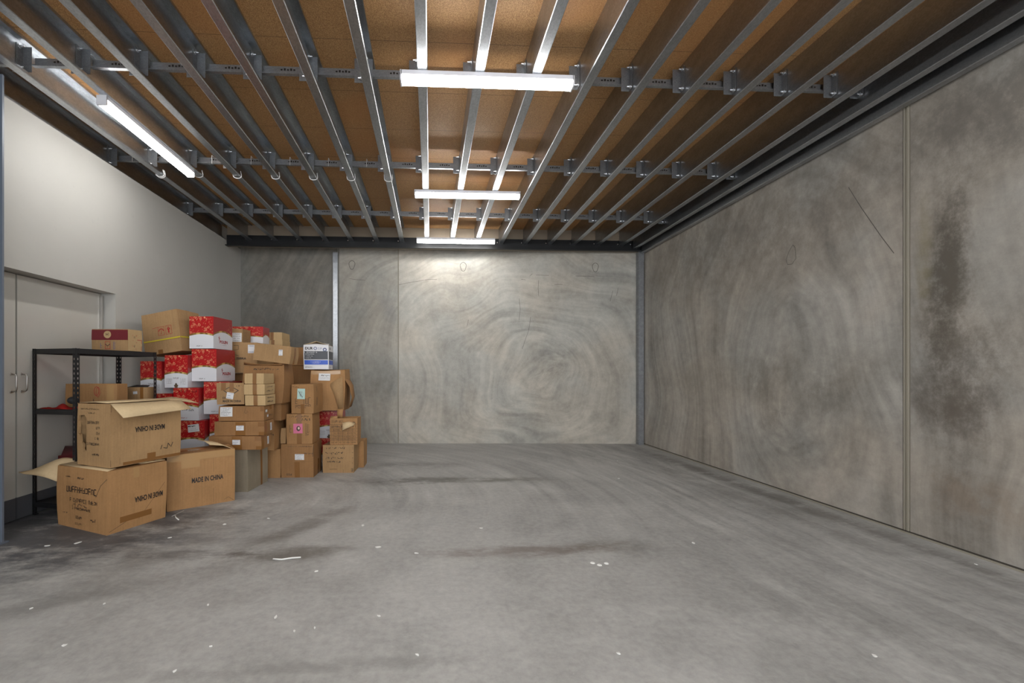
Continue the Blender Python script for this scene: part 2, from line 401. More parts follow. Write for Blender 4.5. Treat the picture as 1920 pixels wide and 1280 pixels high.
for pts in ([(-.6, 3.02), (-.42, 3.06), (-.28, 3.08), (-.05, 3.12), (.12, 3.12)], [(-1.55, 3.14), (-1.42, 3.12), (-1.25, 3.11)],
            [(2.05, 3.10), (2.04, 2.95), (2.05, 2.80)], [(1.68, 2.75), (1.70, 2.55), (1.68, 2.35)], [(1.9, 2.4), (1.86, 2.15), (1.80, 1.98), (1.74, 1.8)],
            [(2.0, 3.2), (2.24, 3.19)], [(2.75, 3.18), (3.1, 3.17)], [(1.72, 3.12), (1.8, 3.11)], [(2.35, 3.02), (2.5, 3.02)], [(.72, 2.35), (.69, 2.22)],
            [(3.45, 2.9), (3.4, 2.7)], [(3.55, 2.95), (3.52, 2.8)], [(1.88, 3.18), (1.93, 3.22)]):
    ribbon(bm, pts, .005, PB, 3)
for (cx, cz) in ((.62, 3.36), (3.12, 3.34), (-1.5, 3.4)):                       # patched lifting points
    ring = [(cx+.055*math.cos(a)*(1+.15*math.sin(3*a)), cz+.085*math.sin(a)) for a in [i*PI/8 for i in range(17)]]
    ribbon(bm, ring, .008, PB, 3)
struct(add_mesh('wall_back', bm, [M['wall_b'], M['sealant'], M['sealant_d'], M['crack']]))

bm = bmesh.new()
bx(bm, XR, XR+.18, YF, 3.375, 0, ZC); bx(bm, XR, XR+.18, 3.435, 8.3, 0, ZC)
bx(bm, XR+.006, XR+.18, 3.375, 3.435, 0, ZC, 1); bx(bm, XR-.004, XR+.01, 3.385, 3.400, 0, ZC, 1); bx(bm, XR-.003, XR+.01, 3.417, 3.424, 0, ZC, 3)
PR = lambda u, v: (XR-.0015, u, v)
for pts in ([(3.9, 3.12), (3.78, 2.88), (3.6, 2.55), (3.5, 2.38)], [(4.62, 2.62), (4.58, 2.7), (4.53, 2.76), (4.50, 2.72), (4.49, 2.6), (4.54, 2.55), (4.60, 2.56), (4.62, 2.62)]):
    ribbon(bm, pts, .005, PR, 2)
struct(add_mesh('wall_right', bm, [M['wall_r'], M['sealant'], M['crack'], M['sealant']]))
bm = bmesh.new(); bx(bm, XR-.018, XR+.02, YF, 7.9, 0, .012); bx(bm, XR-.006, XR+.02, YF, 7.9, .012, .022, 1)
struct(add_mesh('trim_1', bm, [M['sealant'], M['sealant_d']]))

bm = bmesh.new()                                                                # white partition with the door opening
def slab(y0, y1, z0, z1): bx(bm, XL-.24, XL, y0, y1, z0, z1)
slab(YF, 3.02, 0, ZJ); slab(3.02, 5.10, 2.254, ZJ); slab(5.10, 8.45, 0, ZJ); bx(bm, XL-.24, XL-.10, YF, 8.45, ZJ, ZC)
struct(add_mesh('wall_left', bm, M['plaster']))

def door(name, y0, y1, hy):
    bm = bmesh.new(); bx(bm, XD-.045, XD, y0, y1, .205, 2.246)
    d = struct(add_mesh(name, bm, M['door']))
    bm = bmesh.new(); bx(bm, XD-.044, XD+.002, y0, y1, .008, .205)
    add_mesh('kick_panel', bm, M['floorgrey'], d)
    bm = bmesh.new()
    tube(bm, [(XD, hy, 1.175), (XD+.035, hy, 1.180), (XD+.045, hy, 1.195), (XD+.045, hy, 1.315), (XD+.035, hy, 1.33), (XD, hy, 1.335)], .007, 8)
    for z in (1.175, 1.335): cyl(bm, (XD-.002, hy, z), (XD+.006, hy, z), .014, 12)
    add_mesh('handle', bm, M['handle'], d)
door('door_1', 3.03, 4.072, 4.035); door('door_2', 4.090, 5.095, 4.135)
bm = bmesh.new(); bx(bm, XD-.1, XD-.05, 3.0, 5.12, 0, 2.26); struct(add_mesh('trim_2', bm, M['sealant_d']))
bm = bmesh.new(); bx(bm, XD+.004, XD+.028, 5.065, 5.082, .02, 2.225); bx(bm, XD+.004, XD+.014, 5.082, 5.097, .02, 2.225)
struct(add_mesh('trim_3', bm, M['handle']))

# portal column beside the door (blue grey I-section)
bm = bmesh.new()
bx(bm, -3.625, -3.38, 3.535, 3.55, 0, ZJ); bx(bm, -3.625, -3.38, 3.30, 3.315, 0, ZJ); bx(bm, -3.515, -3.49, 3.315, 3.535, 0, ZJ)
bx(bm, -3.628, -3.36, 3.28, 3.57, 0, .012)
tag(add_mesh('steel_column', bm, M['bluegrey']), 'blue-grey painted steel column beside the door, at the left picture edge', 'column')
def post(name, x, wd, y, label, mat):
    bm = bmesh.new(); z1 = 3.62
    bx(bm, x-wd/2, x+wd/2, y-.10, y-.095, .0, z1); bx(bm, x-wd/2, x-wd/2+.004, y-.095, y, 0, z1); bx(bm, x+wd/2-.004, x+wd/2, y-.095, y, 0, z1)
    o = tag(add_mesh(name, bm, mat), label, 'post')
    bm = bmesh.new(); bx(bm, x-wd/2-.004, x+wd/2+.004, y-.105, y-.10, z1-.2, z1-.02)
    for zz in (z1-.16, z1-.07): cyl(bm, (x, y-.105, zz), (x, y-.115, zz), .012, 8)
    add_mesh('bolted_cleat', bm, M['galv_dull'], o)
post('steel_post', -1.795, .085, bwY(-1.795)-.006, 'bright galvanised steel post on the back wall, behind the box pile', M['galv'])
post('steel_post', 3.93, .10, 7.89, 'dull grey steel post in the far right corner', M['galv_dull'])

# ------------------------------------------------------------------ ceiling steel
def joist_mesh(y0, y1, z0=ZJ, z1=ZC-.002, fl=.078):
    bm = bmesh.new(); t = .003
    k = .005
    for pr in ([(0, z0+k), (k, z0), (k, z0+t), (t, z0+k)], [(fl-k, z0), (fl, z0+k), (fl-t, z0+k), (fl-k, z0+t)]):
        a = [bm.verts.new((p, y0, q)) for p, q in pr]; b = [bm.verts.new((p, y1, q)) for p, q in pr]
        for i in range(4): bm.faces.new((a[i], b[i], b[(i+1) % 4], a[(i+1) % 4]))
        bm.faces.new(a); bm.faces.new(b[::-1])
    bx(bm, 0, t, y0, y1, z0+k, z1); bx(bm, k, fl-k, y0, y1, z0, z0+t); bx(bm, t, fl, y0, y1, z1-t, z1)
    bx(bm, fl-t, fl, y0, y1, z0+k, z0+.022); bx(bm, fl-t, fl, y0, y1, z1-.022, z1-t)
    me = bpy.data.meshes.new('ceiling_joist'); bm.to_mesh(me); bm.free(); me.materials.append(M['galv']); return me
JX = [-2.360+.4512*i for i in range(-3, 14)]
ORD = ['first', 'second', 'third', 'fourth', 'fifth', 'sixth', 'seventh', 'eighth', 'ninth', 'tenth', 'eleventh', 'twelfth', 'thirteenth', 'fourteenth', 'fifteenth', 'sixteenth', 'seventeenth', 'eighteenth', 'nineteenth']
YB = 7.78
jm = joist_mesh(YF+.05, YB)
JX[0] = -3.715
joists = []
for i, x in enumerate(JX):
    o = bpy.data.objects.new('ceiling_joist', jm); COL.objects.link(o); o.location = (x, 0, 0)
    tag(o, 'galvanised steel ceiling joist, %s from the white left wall' % ORD[i], 'joist', 'ceiling joists'); joists.append(o)
for x, z0, w, i in ((3.745, 3.640, .07, 17), (3.905, 3.570, .07, 18)):
    o = bpy.data.objects.new('ceiling_joist', joist_mesh(YF+.05, YB-.05, z0, ZC-.002, w)); COL.objects.link(o); o.location = (x, 0, 0)
    tag(o, ('galvanised steel ceiling joist second from the concrete right wall' if i == 17 else 'galvanised edge joist hugging the concrete right wall'), 'joist', 'ceiling joists')
JX2 = JX+[3.745]

# bridging straps with cleats and bolts, three rows
ROWS = [(3.604, 'front'), (5.173, 'middle'), (6.757, 'rear')]
def strap_meshes(gap):
    bm = bmesh.new(); a, b = .078, gap
    zb = .105
    bx(bm, a-.01, b-.004, 0, .003, zb, zb+.078); bx(bm, a-.01, b-.004, -.028, 0, zb, zb+.003); bx(bm, a-.01, b-.004, -.028, -.025, zb+.003, zb+.010)
    mid = (a+b)/2+.01
    for k in range(5):
        x = mid+(k-2)*.026; bx(bm, x-.008, x+.008, -.002, 0, zb+.044, zb+.056+(.006 if k % 2 else 0), 1)
    s_ = bpy.data.meshes.new('bridging_strap'); bm.to_mesh(s_); bm.free(); s_.materials.append(M['galv_dull']); s_.materials.append(M['black_ink'])
    out = [s_]
    for side in (0, 1):
        bm = bmesh.new()
        if side == 1: x0, x1, xw = b-.075, b-.002, b-.004
        else: x0, x1, xw = .004, .074, .004
        bx(bm, x0, x1, -.034, -.031, .045, .245)
        bx(bm, (x1-.004 if side == 1 else x0), (x1 if side == 1 else x0+.004), -.088, -.031, .045, .245)
        if side == 1:
            for z in (.14, .165): cyl(bm, (x0+.02, -.034, z), (x0+.02, -.038, z), .004, 6)
        me = bpy.data.meshes.new('cleat'); bm.to_mesh(me); bm.free(); me.materials.append(M['galv_dull']); out.append(me)
    for side in (0, 1):
        for z in (.066, .228):
            bm = bmesh.new(); x = b-.006 if side == 1 else .006; k = -1 if side == 1 else 1
            cyl(bm, (x, -.062, z), (x+k*.005, -.062, z), .015, 12); cyl(bm, (x+k*.005, -.062, z), (x+k*.016, -.062, z), .011, 6); cyl(bm, (x+k*.016, -.062, z), (x+k*.034, -.062, z), .006, 8)
            me = bpy.data.meshes.new('bolt'); bm.to_mesh(me); bm.free(); me.materials.append(M['zinc']); out.append(me)
    return out
SM = {}
for (yr, rn) in ROWS:
    for i in range(len(JX2)-1):
        gap = round(JX2[i+1]-JX2[i], 3)
        if gap not in SM: SM[gap] = strap_meshes(gap)
        ms = SM[gap]
        o = bpy.data.objects.new('bridging_strap', ms[0]); COL.objects.link(o); o.location = (JX2[i], yr, ZJ)
        a = ORD[i]; b = ORD[i+1] if i+1 < 17 else 'eighteenth'
        tag(o, 'steel bridging strap, %s row, between %s and %s joist from left' % (rn, a, b), 'bridging strap', 'bridging straps between the joists')
        for nm, me in (('cleat', ms[1]), ('cleat', ms[2]), ('bolt', ms[3]), ('bolt', ms[4]), ('bolt', ms[5]), ('bolt', ms[6])):
            c = bpy.data.objects.new(nm, me); COL.objects.link(c); c.parent = o

# black ledger at the back with the rim board over it
bm = bmesh.new(); bx(bm, XL, 3.99, 7.785, 7.80, 3.60, 3.80); bx(bm, XL, 3.99, 7.72, 7.785, 3.60, 3.612)
for x in JX2[1:]:
    cyl(bm, (x-.03, 7.785, 3.73), (x-.03, 7.77, 3.73), .011, 8, 1)
tag(add_mesh('ledger_angle', bm, [M['black_steel'], M['zinc']]), 'black steel ledger angle carrying the joist ends along the back wall', 'beam')
bm = bmesh.new(); bx(bm, XL, 3.99, 7.802, 7.83, 3.60, ZC-.002); struct(add_mesh('trim_4', bm, paint('rim_board', lin(150, 136, 118), .7, .15)))

# battens
def batten(loc, rotz, ln, label):
    r = empty('led_batten', loc, rotz); tag(r, label, 'ceiling light', 'LED batten lights')
    bm = bmesh.new(); bx(bm, .006, ln-.006, -.004, .079, -.034, -.001); add_mesh('housing', bm, M['batten'], r)
    bm = bmesh.new(); pr = [(.002, -.034), (.001, -.066), (.006, -.080), (.069, -.080), (.074, -.066), (.073, -.034)]
    A = [bm.verts.new((.012, a, b)) for a, b in pr]; B = [bm.verts.new((ln-.012, a, b)) for a, b in pr]
    for k in range(6): bm.faces.new((A[k], B[k], B[(k+1) % 6], A[(k+1) % 6]))
    bm.faces.new(A); bm.faces.new(B[::-1]); add_mesh('diffuser', bm, M['led'], r)
    for x in (0, ln-.012):
        bm = bmesh.new(); bx(bm, x, x+.012, -.004, .079, -.083, 0); add_mesh('end_cap', bm, M['batten'], r)
    return r
batten((-.238, 3.335, ZJ), 0, 1.378, 'white LED batten nearest the camera, across the middle joists')
batten((-.209, 5.510, ZJ), 0, 1.378, 'white LED batten second in the middle line, half way back')
batten((-.245, 7.455, ZJ-.0), 0, 1.378, 'shortest looking white LED batten, last of the middle line by the back wall')
batten((-2.755, 3.76, ZJ), PI/2, 1.36, 'white LED batten running lengthwise near the white left wall')
batten((-.23, 1.25, ZJ), 0, 1.378, 'white LED batten overhead, in line with the middle row')
batten((-.23, -.85, ZJ), 0, 1.378, 'white LED batten behind the viewer, in line with the middle row')
batten((-2.755, -.4, ZJ), PI/2, 1.36, 'white LED batten behind the viewer on the left side')  # added fill lamp, never in view
batten((2.9, -.4, ZJ), PI/2, 1.36, 'white LED batten behind the viewer on the right side')  # lamp added out of view to brighten the room from the front

# white cable laid along the middle strap row, looped under the joists
bm = bmesh.new(); pts = []
for k in range(60):
    x = -3.60+k*.0585; pts.append((x, 5.212, ZJ+.187+.004*math.sin(k*1.3)))
tube(bm, pts, .0055, 6)
cb = tag(add_mesh('white_cable', bm, M['cable']), 'thin white cable strung along the middle strap row, looped under joists', 'cable')
for i in range(1, 8):
    x = JX[i]; y = 5.25
    for dy, dz in ((0, 0), (.022, .004)) if i == 1 else ((0, 0),):
        bm = bmesh.new(); tube(bm, [(x-.009, y+dy-.03, ZJ+.05), (x-.009, y+dy-.005, ZJ+.012), (x-.004, y+dy, ZJ-.006), (x+.012, y+dy+.003, ZJ-.016-dz), (x+.04, y+dy+.004, ZJ-.020-dz), (x+.066, y+dy+.003, ZJ-.016-dz), (x+.083, y+dy, ZJ-.006), (x+.089, y+dy-.005, ZJ+.012), (x+.089, y+dy-.03, ZJ+.05)], .0055, 6)
        add_mesh('cable_loop', bm, M['cable'], cb)
for i in range(0, 7):
    x = JX[i]+.24; bm = bmesh.new(); bx(bm, x, x+.006, 5.140, 5.146, ZJ+.10, ZJ+.195); bx(bm, x, x+.006, 5.146, 5.222, ZJ+.193, ZJ+.198)
    add_mesh('cable_tie', bm, M['cable'], cb)

# ------------------------------------------------------------------ cartons
class Carton:
    """local frame: near bottom corner at the origin, x from -w to 0, y from 0 to l, z from 0 to h"""
    def __init__(s, name, label, C, yaw, w, l, h, mat, warp=0.0, roll=0.0, group='cartons in the pile', seed=1, mats=None, lean=(0, 0), cut=None, cat='box'):
        s.w, s.l, s.h = w, l, h; s.wp = warp; s.seed = seed; s.lean = lean
        R = random.Random(seed); s.ph = [R.uniform(0, 6.28) for _ in range(6)]
        bm = bmesh.new(); bx(bm, -w, 0, 0, l, 0, h)
        for f in bm.faces:
            n = f.calc_center_median()
        bmesh.ops.subdivide_edges(bm, edges=bm.edges[:], cuts=7, use_grid_fill=True)
        uvl = bm.loops.layers.uv.new('UVMap')
        bm.normal_update()
        for f in bm.faces:
            n = f.normal; front = abs(n.y) > .5; side = abs(n.x) > .5
            f.material_index = (1 if side else 0) if mats else 0
            for lp in f.loops:
                c = lp.vert.co
                if front: lp[uvl].uv = ((c.x+w)/w, c.z/h)
                elif side: lp[uvl].uv = (c.y/l, c.z/h)
                else: lp[uvl].uv = ((c.x+w)/w, .97)
        for v in bm.verts: v.co = Vector(s.warp(v.co))
        s.mats = mats if mats else [mat]
        s.o = add_mesh(name, bm, list(s.mats)+[M['black_ink'], M['faint_ink'], M['red_ink'], M['blue_ink'], M['crack']], None, C, math.radians(yaw))
        s.o.rotation_euler = (math.radians(lean[0]), math.radians(roll), math.radians(yaw))
        s.base = len(s.mats); tag(s.o, label, cat, group); s.mat = s.mats[0]
        if cut: s.cut(cut)
    def warp(s, p):
        x, y, z = p; a = s.wp
        if not a: return (x, y, z)
        u = (x+s.w)/s.w; v = y/s.l; t = z/s.h; p1, p2, p3, p4, p5, p6 = s.ph
        bul = math.sin(PI*max(0, min(1, t)))
        x2 = x + a*(.8*math.sin(p1+2.2*t+1.3*v) + .8*bul*(u-.5)*2)
        y2 = y + a*(.8*math.sin(p2+2.4*t+1.5*u) + .8*bul*(v-.5)*2)
        z2 = z + a*.6*t*(math.sin(p3+3*u)+math.sin(p4+2.5*v))
        return (x2, y2, z2)
    def F(s, e=.0016): return lambda u, v: s.warp((-s.w+u, -e, v))            # front
    def R(s, e=.0016): return lambda u, v: s.warp((e, u, v))                 # right side
    def T(s, e=.0016): return lambda u, v: s.warp((-s.w+u, v, s.h+e))
    def face(s, k, e=.0016): return {'F': s.F, 'R': s.R, 'T': s.T}[k](e)
    def ink(s, fn):
        """print straight into the carton's own mesh; ink 0 black 1 faint 2 red 3 blue"""
        bm = bmesh.new(); bm.from_mesh(s.o.data); fn(bm, s.base); bm.to_mesh(s.o.data); bm.free(); return s
    def strip(s, k, u0, u1, v0, v1, mat, name='tape_strip', e=.0022, n=6):
        bm = bmesh.new(); P = s.face(k, e)
        for i in range(n):
            for j in range(n):
                a, b = u0+(u1-u0)*i/n, u0+(u1-u0)*(i+1)/n; c, d = v0+(v1-v0)*j/n, v0+(v1-v0)*(j+1)/n
                quad(bm, [P(a, c), P(b, c), P(b, d), P(a, d)])
        bmesh.ops.remove_doubles(bm, verts=bm.verts, dist=1e-5)
        return add_mesh(name, bm, mat, s.o)
    def label(s, k, u, v, wd, ht, rot=0.0, mat=None, lines=4, seed=3, ink='black_ink', fn=None, name='paper_label', lab=None, e=.0032):
        bm = bmesh.new(); P0 = s.face(k, e); P1 = s.face(k, e+.0008); cr, sr = math.cos(rot), math.sin(rot)
        Q = lambda P: (lambda a, b: P(u+a*cr-b*sr, v+a*sr+b*cr))
        A, B = Q(P0), Q(P1); n = 4
        for i in range(n):
            for j in range(n):
                a, b = -wd/2+wd*i/n, -wd/2+wd*(i+1)/n; c, d = -ht/2+ht*j/n, -ht/2+ht*(j+1)/n
                quad(bm, [A(a, c), A(b, c), A(b, d), A(a, d)])
        bmesh.ops.remove_doubles(bm, verts=bm.verts, dist=1e-5)
        if fn: fn(bm, B)
        else:
            for i in range(lines):
                y = ht*(.36-.72*i/max(1, lines-1)); ww = wd*(.8-.25*((i*seed) % 3)/2)
                dashes(bm, -wd*.42+ww/2, y, ww, ht*.42/lines, B, 1, seed+i, int(9+ww*60))
        o = add_mesh(name, bm, [mat or M['paper'], M[ink], M['red_ink'], M['blue_ink'], M['hair'], M['skin'], M['paper_grey'], M['royal'], M['slate']], s.o)
        if lab: o['label'] = lab
        return o
    def flap(s, grid, name='flap', mat=None, th=.004):
        """sheet from rows of local points, given thickness"""
        bm = bmesh.new(); V = [[bm.verts.new(p) for p in row] for row in grid]
        for a, b in zip(V, V[1:]):
            for i in range(len(a)-1): bm.faces.new((a[i], a[i+1], b[i+1], b[i])).smooth = True
        bm.normal_update()
        res = bmesh.ops.solidify(bm, geom=bm.faces[:], thickness=th)
        return add_mesh(name, bm, mat or M['card_in'], s.o)
    def cut(s, poly):
        """poly: (face, [(u,v)...], depth) sunk hole"""
        k, pts, dep = poly
        if k == 'F':                                       # hollow the carton first, then open the wall
            bm = bmesh.new(); bx(bm, -s.w+.014, -.014, .012, s.l-.014, .014, s.h-.014); s.boolean(bm); dep = .04
        bm = bmesh.new()
        if k == 'F': a = [(-s.w+u, -.03, v) for u, v in pts]; b = [(-s.w+u, dep, v) for u, v in pts]
        else: a = [(-s.w+u, v, s.h+.05) for u, v in pts]; b = [(-s.w+u, v, s.h-dep) for u, v in pts]
        A = [bm.verts.new(p) for p in a]; B = [bm.verts.new(p) for p in b]; n = len(A)
        for i in range(n): bm.faces.new((A[i], A[(i+1) % n], B[(i+1) % n], B[i]))
        bm.faces.new(A[::-1]); bm.faces.new(B); s.boolean(bm)
    def boolean(s, bm):
        bmesh.ops.recalc_face_normals(bm, faces=bm.faces)
        c = add_mesh('cutter', bm, s.mat); c.matrix_world = s.o.matrix_basis
        md = s.o.modifiers.new('b', 'BOOLEAN'); md.operation = 'DIFFERENCE'; md.object = c; md.solver = 'EXACT'
        dg = bpy.context.evaluated_depsgraph_get(); dg.update()
        me = bpy.data.meshes.new_from_object(s.o.evaluated_get(dg)); s.o.modifiers.clear(); s.o.data = me; bpy.data.objects.remove(c)
def scr(k, u, v, w, h, seed, ink=0, wt=.004): return (k, 'scr', u, v, w, h, seed, ink, wt)
def inks(c, items):
    def fn(bm, base):
        for it in items:
            k, kind = it[0], it[1]; P = c.face(k)
            if kind == 'scr': scrawl(bm, it[2], it[3], it[4], it[5], P, base+it[7], it[6], it[8])
            elif kind == 'dash': dashes(bm, it[2], it[3], it[4], it[5], P, base+it[7], it[6], it[8])
            elif kind == 'text': text(bm, it[2], it[3], it[4], it[5], it[6], P, base+it[7], it[8])
            elif kind == 'line': ribbon(bm, it[2], it[3], P, base+it[4])
    c.ink(fn)
def ring(cx, cy, rx, ry, n=20, a0=0, a1=2*PI): return [(cx+rx*math.cos(a0+(a1-a0)*i/n), cy+ry*math.sin(a0+(a1-a0)*i/n)) for i in range(n+1)]

# --- A: big open carton, front left
A = Carton('cardboard_carton', 'large open carton nearest the camera, MADE IN CHINA upside down, flap spread left', (-2.677, 3.667, 0), -25, .70, .49, .524, M['card_o'], .006, seed=11, group='large shipping cartons')
inks(A, [('R', 'text', 'MADE IN CHINA', .335, .235, .24, .05, 0, True),
         ('F', 'dash', .36, .335, .42, .05, 5, 0, 11), ('F', 'dash', .39, .245, .38, .032, 6, 0, 16), ('F', 'scr', .33, .205, .20, .03, 8, 0, .005), ('F', 'dash', .36, .175, .26, .02, 9, 0, 14),
         ('F', 'scr', .16, .44, .06, .012, 4, 0, .003), ('F', 'scr', .34, .435, .09, .02, 5, 0, .004), ('F', 'scr', .12, .125, .07, .014, 6, 0, .003),
         ('F', 'dash', .33, .10, .11, .022, 3, 0, 5), ('F', 'scr', .52, .10, .08, .04, 12, 0, .006), ('F', 'dash', .32, .045, .12, .018, 3, 1, 5),
         ('F', 'line', [(.70, .46), (.62, .40), (.56, .30)], .006, 1), ('R', 'line', [(.02, .02), (.2, .09), (.34, .10)], .004, 1), ('R', 'line', [(.47, .33), (.3, .12), (.25, .06)], .003, 1)])
A.strip('R', .20, .25, .43, .522, M['clear_tape']); A.strip('R', .10, .36, .07, .12, M['tape'])
g = []
for i in range(9):
    s_ = i/8; row = []
    for j in range(9):
        t_ = j/8; dr = .15*(1-s_)**.7*(1-t_)**2.0 + .065*s_*s_
        row.append((-.70-.006-.36*s_, -.12*s_+t_*.18, .522+.035*math.sin(PI*s_)*(.4+t_)-dr))
    g.append(row)
A.flap(g, 'top_flap')
A.flap([[(-.70, .005, .530), (-.35, .002, .532), (-.01, .006, .530)], [(-.66, .10, .542), (-.35, .11, .538), (-.05, .10, .534)]], 'top_flap')
A.flap([[(-.70, .49, .530), (-.35, .49, .532), (-.01, .49, .530)], [(-.66, .30, .536), (-.35, .28, .532), (-.05, .30, .530)]], 'top_flap')

# --- B: torn carton on A
B = Carton('cardboard_carton', 'torn carton with a ragged hole, standing on the nearest open carton', (-2.692, 3.717, .545), -25, .453, .612, .535, M['card'], .004, seed=21, group='large shipping cartons',
           cut=('F', [(.03, .43), (.10, .435), (.125, .41), (.128, .37), (.135, .30), (.132, .22), (.135, .12), (.115, .13), (.105, .11), (.085, .14), (.09, .18), (.055, .20), (.045, .26), (.02, .27), (.028, .33), (.012, .38)], .3))
inks(B, [('R', 'text', 'MADE IN CHINA', .325, .30, .26, .048, 0, True), ('R', 'scr', .48, .115, .13, .05, 31, 0, .006),
         ('F', 'dash', .225, .375, .16, .026, 5, 0, 10), ('F', 'dash', .29, .33, .05, .022, 2, 0, 3), ('F', 'dash', .29, .285, .05, .022, 3, 0, 3), ('F', 'dash', .28, .24, .06, .022, 7, 0, 4),
         ('F', 'dash', .225, .19, .17, .022, 9, 0, 11), ('F', 'scr', .26, .10, .10, .02, 9, 0, .004), ('F', 'scr', .17, .49, .25, .012, 14, 0, .0025), ('F', 'scr', .20, .455, .10, .014, 15, 0, .003),
         ('R', 'line', [(.005, .01), (.008, .53)], .003, 1), ('R', 'line', [(.075, .02), (.078, .52)], .002, 1)])
B.strip('R', .30, .375, .0, .075, M['tape']); B.strip('R', .1, .61, .004, .03, M['tape'])
g = [[(.002, .005+.6*j/6, .536) for j in range(7)], [(.075, .0+.6*j/6, .495+.002*j+.003*math.sin(j)) for j in range(7)], [(.145, .02+.6*j/6, .425+.005*j) for j in range(7)]]
B.flap(g, 'top_flap')
B.flap([[(-.44, .61, .537), (-.2, .612, .537), (0, .61, .537)], [(-.36, .78, .552), (-.18, .80, .535), (.06, .76, .500)]], 'top_flap')
B.flap([[(-.452, .01, .538), (-.452, .3, .539), (-.452, .6, .538)], [(-.25, .02, .546), (-.25, .3, .542), (-.25, .6, .540)], [(-.1, .04, .54), (-.1, .3, .540), (-.1, .58, .538)]], 'top_flap', M['card_in'])

# --- C: carton right of A
Cc = Carton('cardboard_carton', 'wide carton reading MADE IN CHINA right way up, right of the nearest carton', (-2.065, 4.612, 0), 36, .60, .34, .545, M['card_o'], .004, seed=5, group='large shipping cartons')
inks(Cc, [('F', 'text', 'MADE IN CHINA', .35, .27, .28, .052, 0, False), ('T', 'scr', .25, .05, .36, .03, 4, 0, .004), ('F', 'line', [(.40, .02), (.40, .52)], .002, 1), ('F', 'line', [(.595, .0), (.54, .05), (.5, .03)], .003, 1)])
Cc.strip('F', .0, .60, .475, .544, M['clear_tape']); Cc.strip('T', .0, .6, .12, .20, M['clear_tape']); Cc.strip('F', .12, .28, .40, .475, M['clear_tape'])
Cc.flap([[(-.02, .01, .547), (-.04, .18, .548), (-.06, .35, .548)], [(-.10, .04, .585), (-.13, .18, .60), (-.16, .33, .60)], [(-.22, .10, .60), (-.25, .2, .625), (-.30, .32, .63)]], 'top_flap')

# --- floor row to the right of C
D = Carton('cardboard_carton', 'greyish carton on the floor right of the wide MADE IN CHINA carton', (-2.064, 4.925, 0), -4.5, .18, .49, .478, M['card_g'], .003, seed=7)
D.strip('R', .30, .345, .0, .476, M['tape'])
Ee = Carton('cardboard_carton', 'narrow-looking brown carton on the floor behind the greyish carton', (-1.925, 5.56, 0), 0, .43, .5, .372, M['card_o'], .003, seed=8)
Ff = Carton('cardboard_carton', 'reddish-brown carton on the floor with one white label, bottom of its stack', (-1.506, 5.574, 0), 0, .408, .40, .429, M['card_d'], .004, seed=9)
Ff.label('F', .235, .265, .115, .075, lines=3, seed=5); Ff.strip('F', .17, .235, .0, .20, M['tape']); Ff.strip('R', .2, .26, 0, .2, M['tape'])
inks(Ff, [('F', 'scr', .12, .40, .16, .014, 3, 1, .003), ('F', 'scr', .30, .40, .16, .016, 4, 0, .003), ('F', 'scr', .34, .31, .10, .018, 5, 0, .003), ('F', 'dash', .10, .04, .07, .022, 3, 0, 3), ('F', 'line', [(.40, .27), (.41, .42)], .004, 0), ('F', 'line', [(.25, .2), (.40, .21)], .002, 1)])
G = Carton('cardboard_carton', 'rightmost large carton on the floor, covered in black handwriting', (-1.032, 5.80, 0), -2, .414, .299, .373, M['card'], .003, seed=10)
inks(G, [('F', 'scr', .16, .335, .24, .028, 6, 0, .005), ('F', 'scr', .16, .265, .24, .040, 7, 0, .006), ('F', 'scr', .15, .20, .22, .028, 8, 0, .005), ('F', 'scr', .15, .15, .18, .022, 9, 0, .005), ('F', 'dash', .14, .05, .10, .014, 5, 1, 6),
         ('F', 'line', [(.275, .0), (.275, .37)], .003, 0), ('F', 'dash', .395, .04, .03, .05, 5, 0, 2), ('F', 'dash', .40, .33, .02, .03, 3, 0, 2), ('F', 'dash', .40, .20, .02, .16, 3, 0, 1)])
Hh = Carton('cardboard_carton', 'thin yellowish carton standing on the floor at the far right of the pile', (-.949, 6.12, 0), 0, .085, .3, .373, M['card_o'], .002, seed=12)

# --- J, K stack
J = Carton('cardboard_carton', 'carton with a pink picture label and handwriting', (-1.527, 5.585, .430), 0, .324, .37, .388, M['card_o'], .004, seed=13)
inks(J, [('F', 'scr', .16, .355, .26, .022, 3, 0, .005), ('F', 'scr', .20, .315, .16, .034, 4, 0, .006), ('F', 'dash', .07, .20, .06, .13, 4, 1, 2), ('F', 'dash', .26, .20, .05, .14, 5, 1, 2), ('F', 'dash', .26, .12, .05, .02, 5, 1, 3)])
J.strip('F', .13, .19, 0, .385, M['tape'])
def pinkf(bm, P):
    for i in range(12):
        a, b = 2*PI*i/12, 2*PI*(i+1)/12
        bm.faces.new([bm.verts.new(P(*p)) for p in ((.006, 0), (.006+.026*math.cos(a), .034*math.sin(a)), (.006+.026*math.cos(b), .034*math.sin(b)))]).material_index = 4
    P2 = lambda u, v: P(u, v) if False else tuple(Vector(P(u, v))+Vector((0, -.0008, 0)))
    for i in range(12):
        a, b = 2*PI*i/12, 2*PI*(i+1)/12
        bm.faces.new([bm.verts.new(P2(*p)) for p in ((.010, .004), (.010+.012*math.cos(a), .004+.017*math.sin(a)), (.010+.012*math.cos(b), .004+.017*math.sin(b)))]).material_index = 5
    dashes(bm, -.03, -.02, .02, .012, P, 1, 4, 3)
J.label('F', .145, .20, .115, .125, mat=M['pink'], fn=pinkf, name='picture_label', lab='pink picture label')
K = Carton('cardboard_carton', 'carton with a pale mint picture label hanging on its front', (-1.514, 5.59, .820), -4, .284, .36, .378, M['card_o'], .004, seed=14)
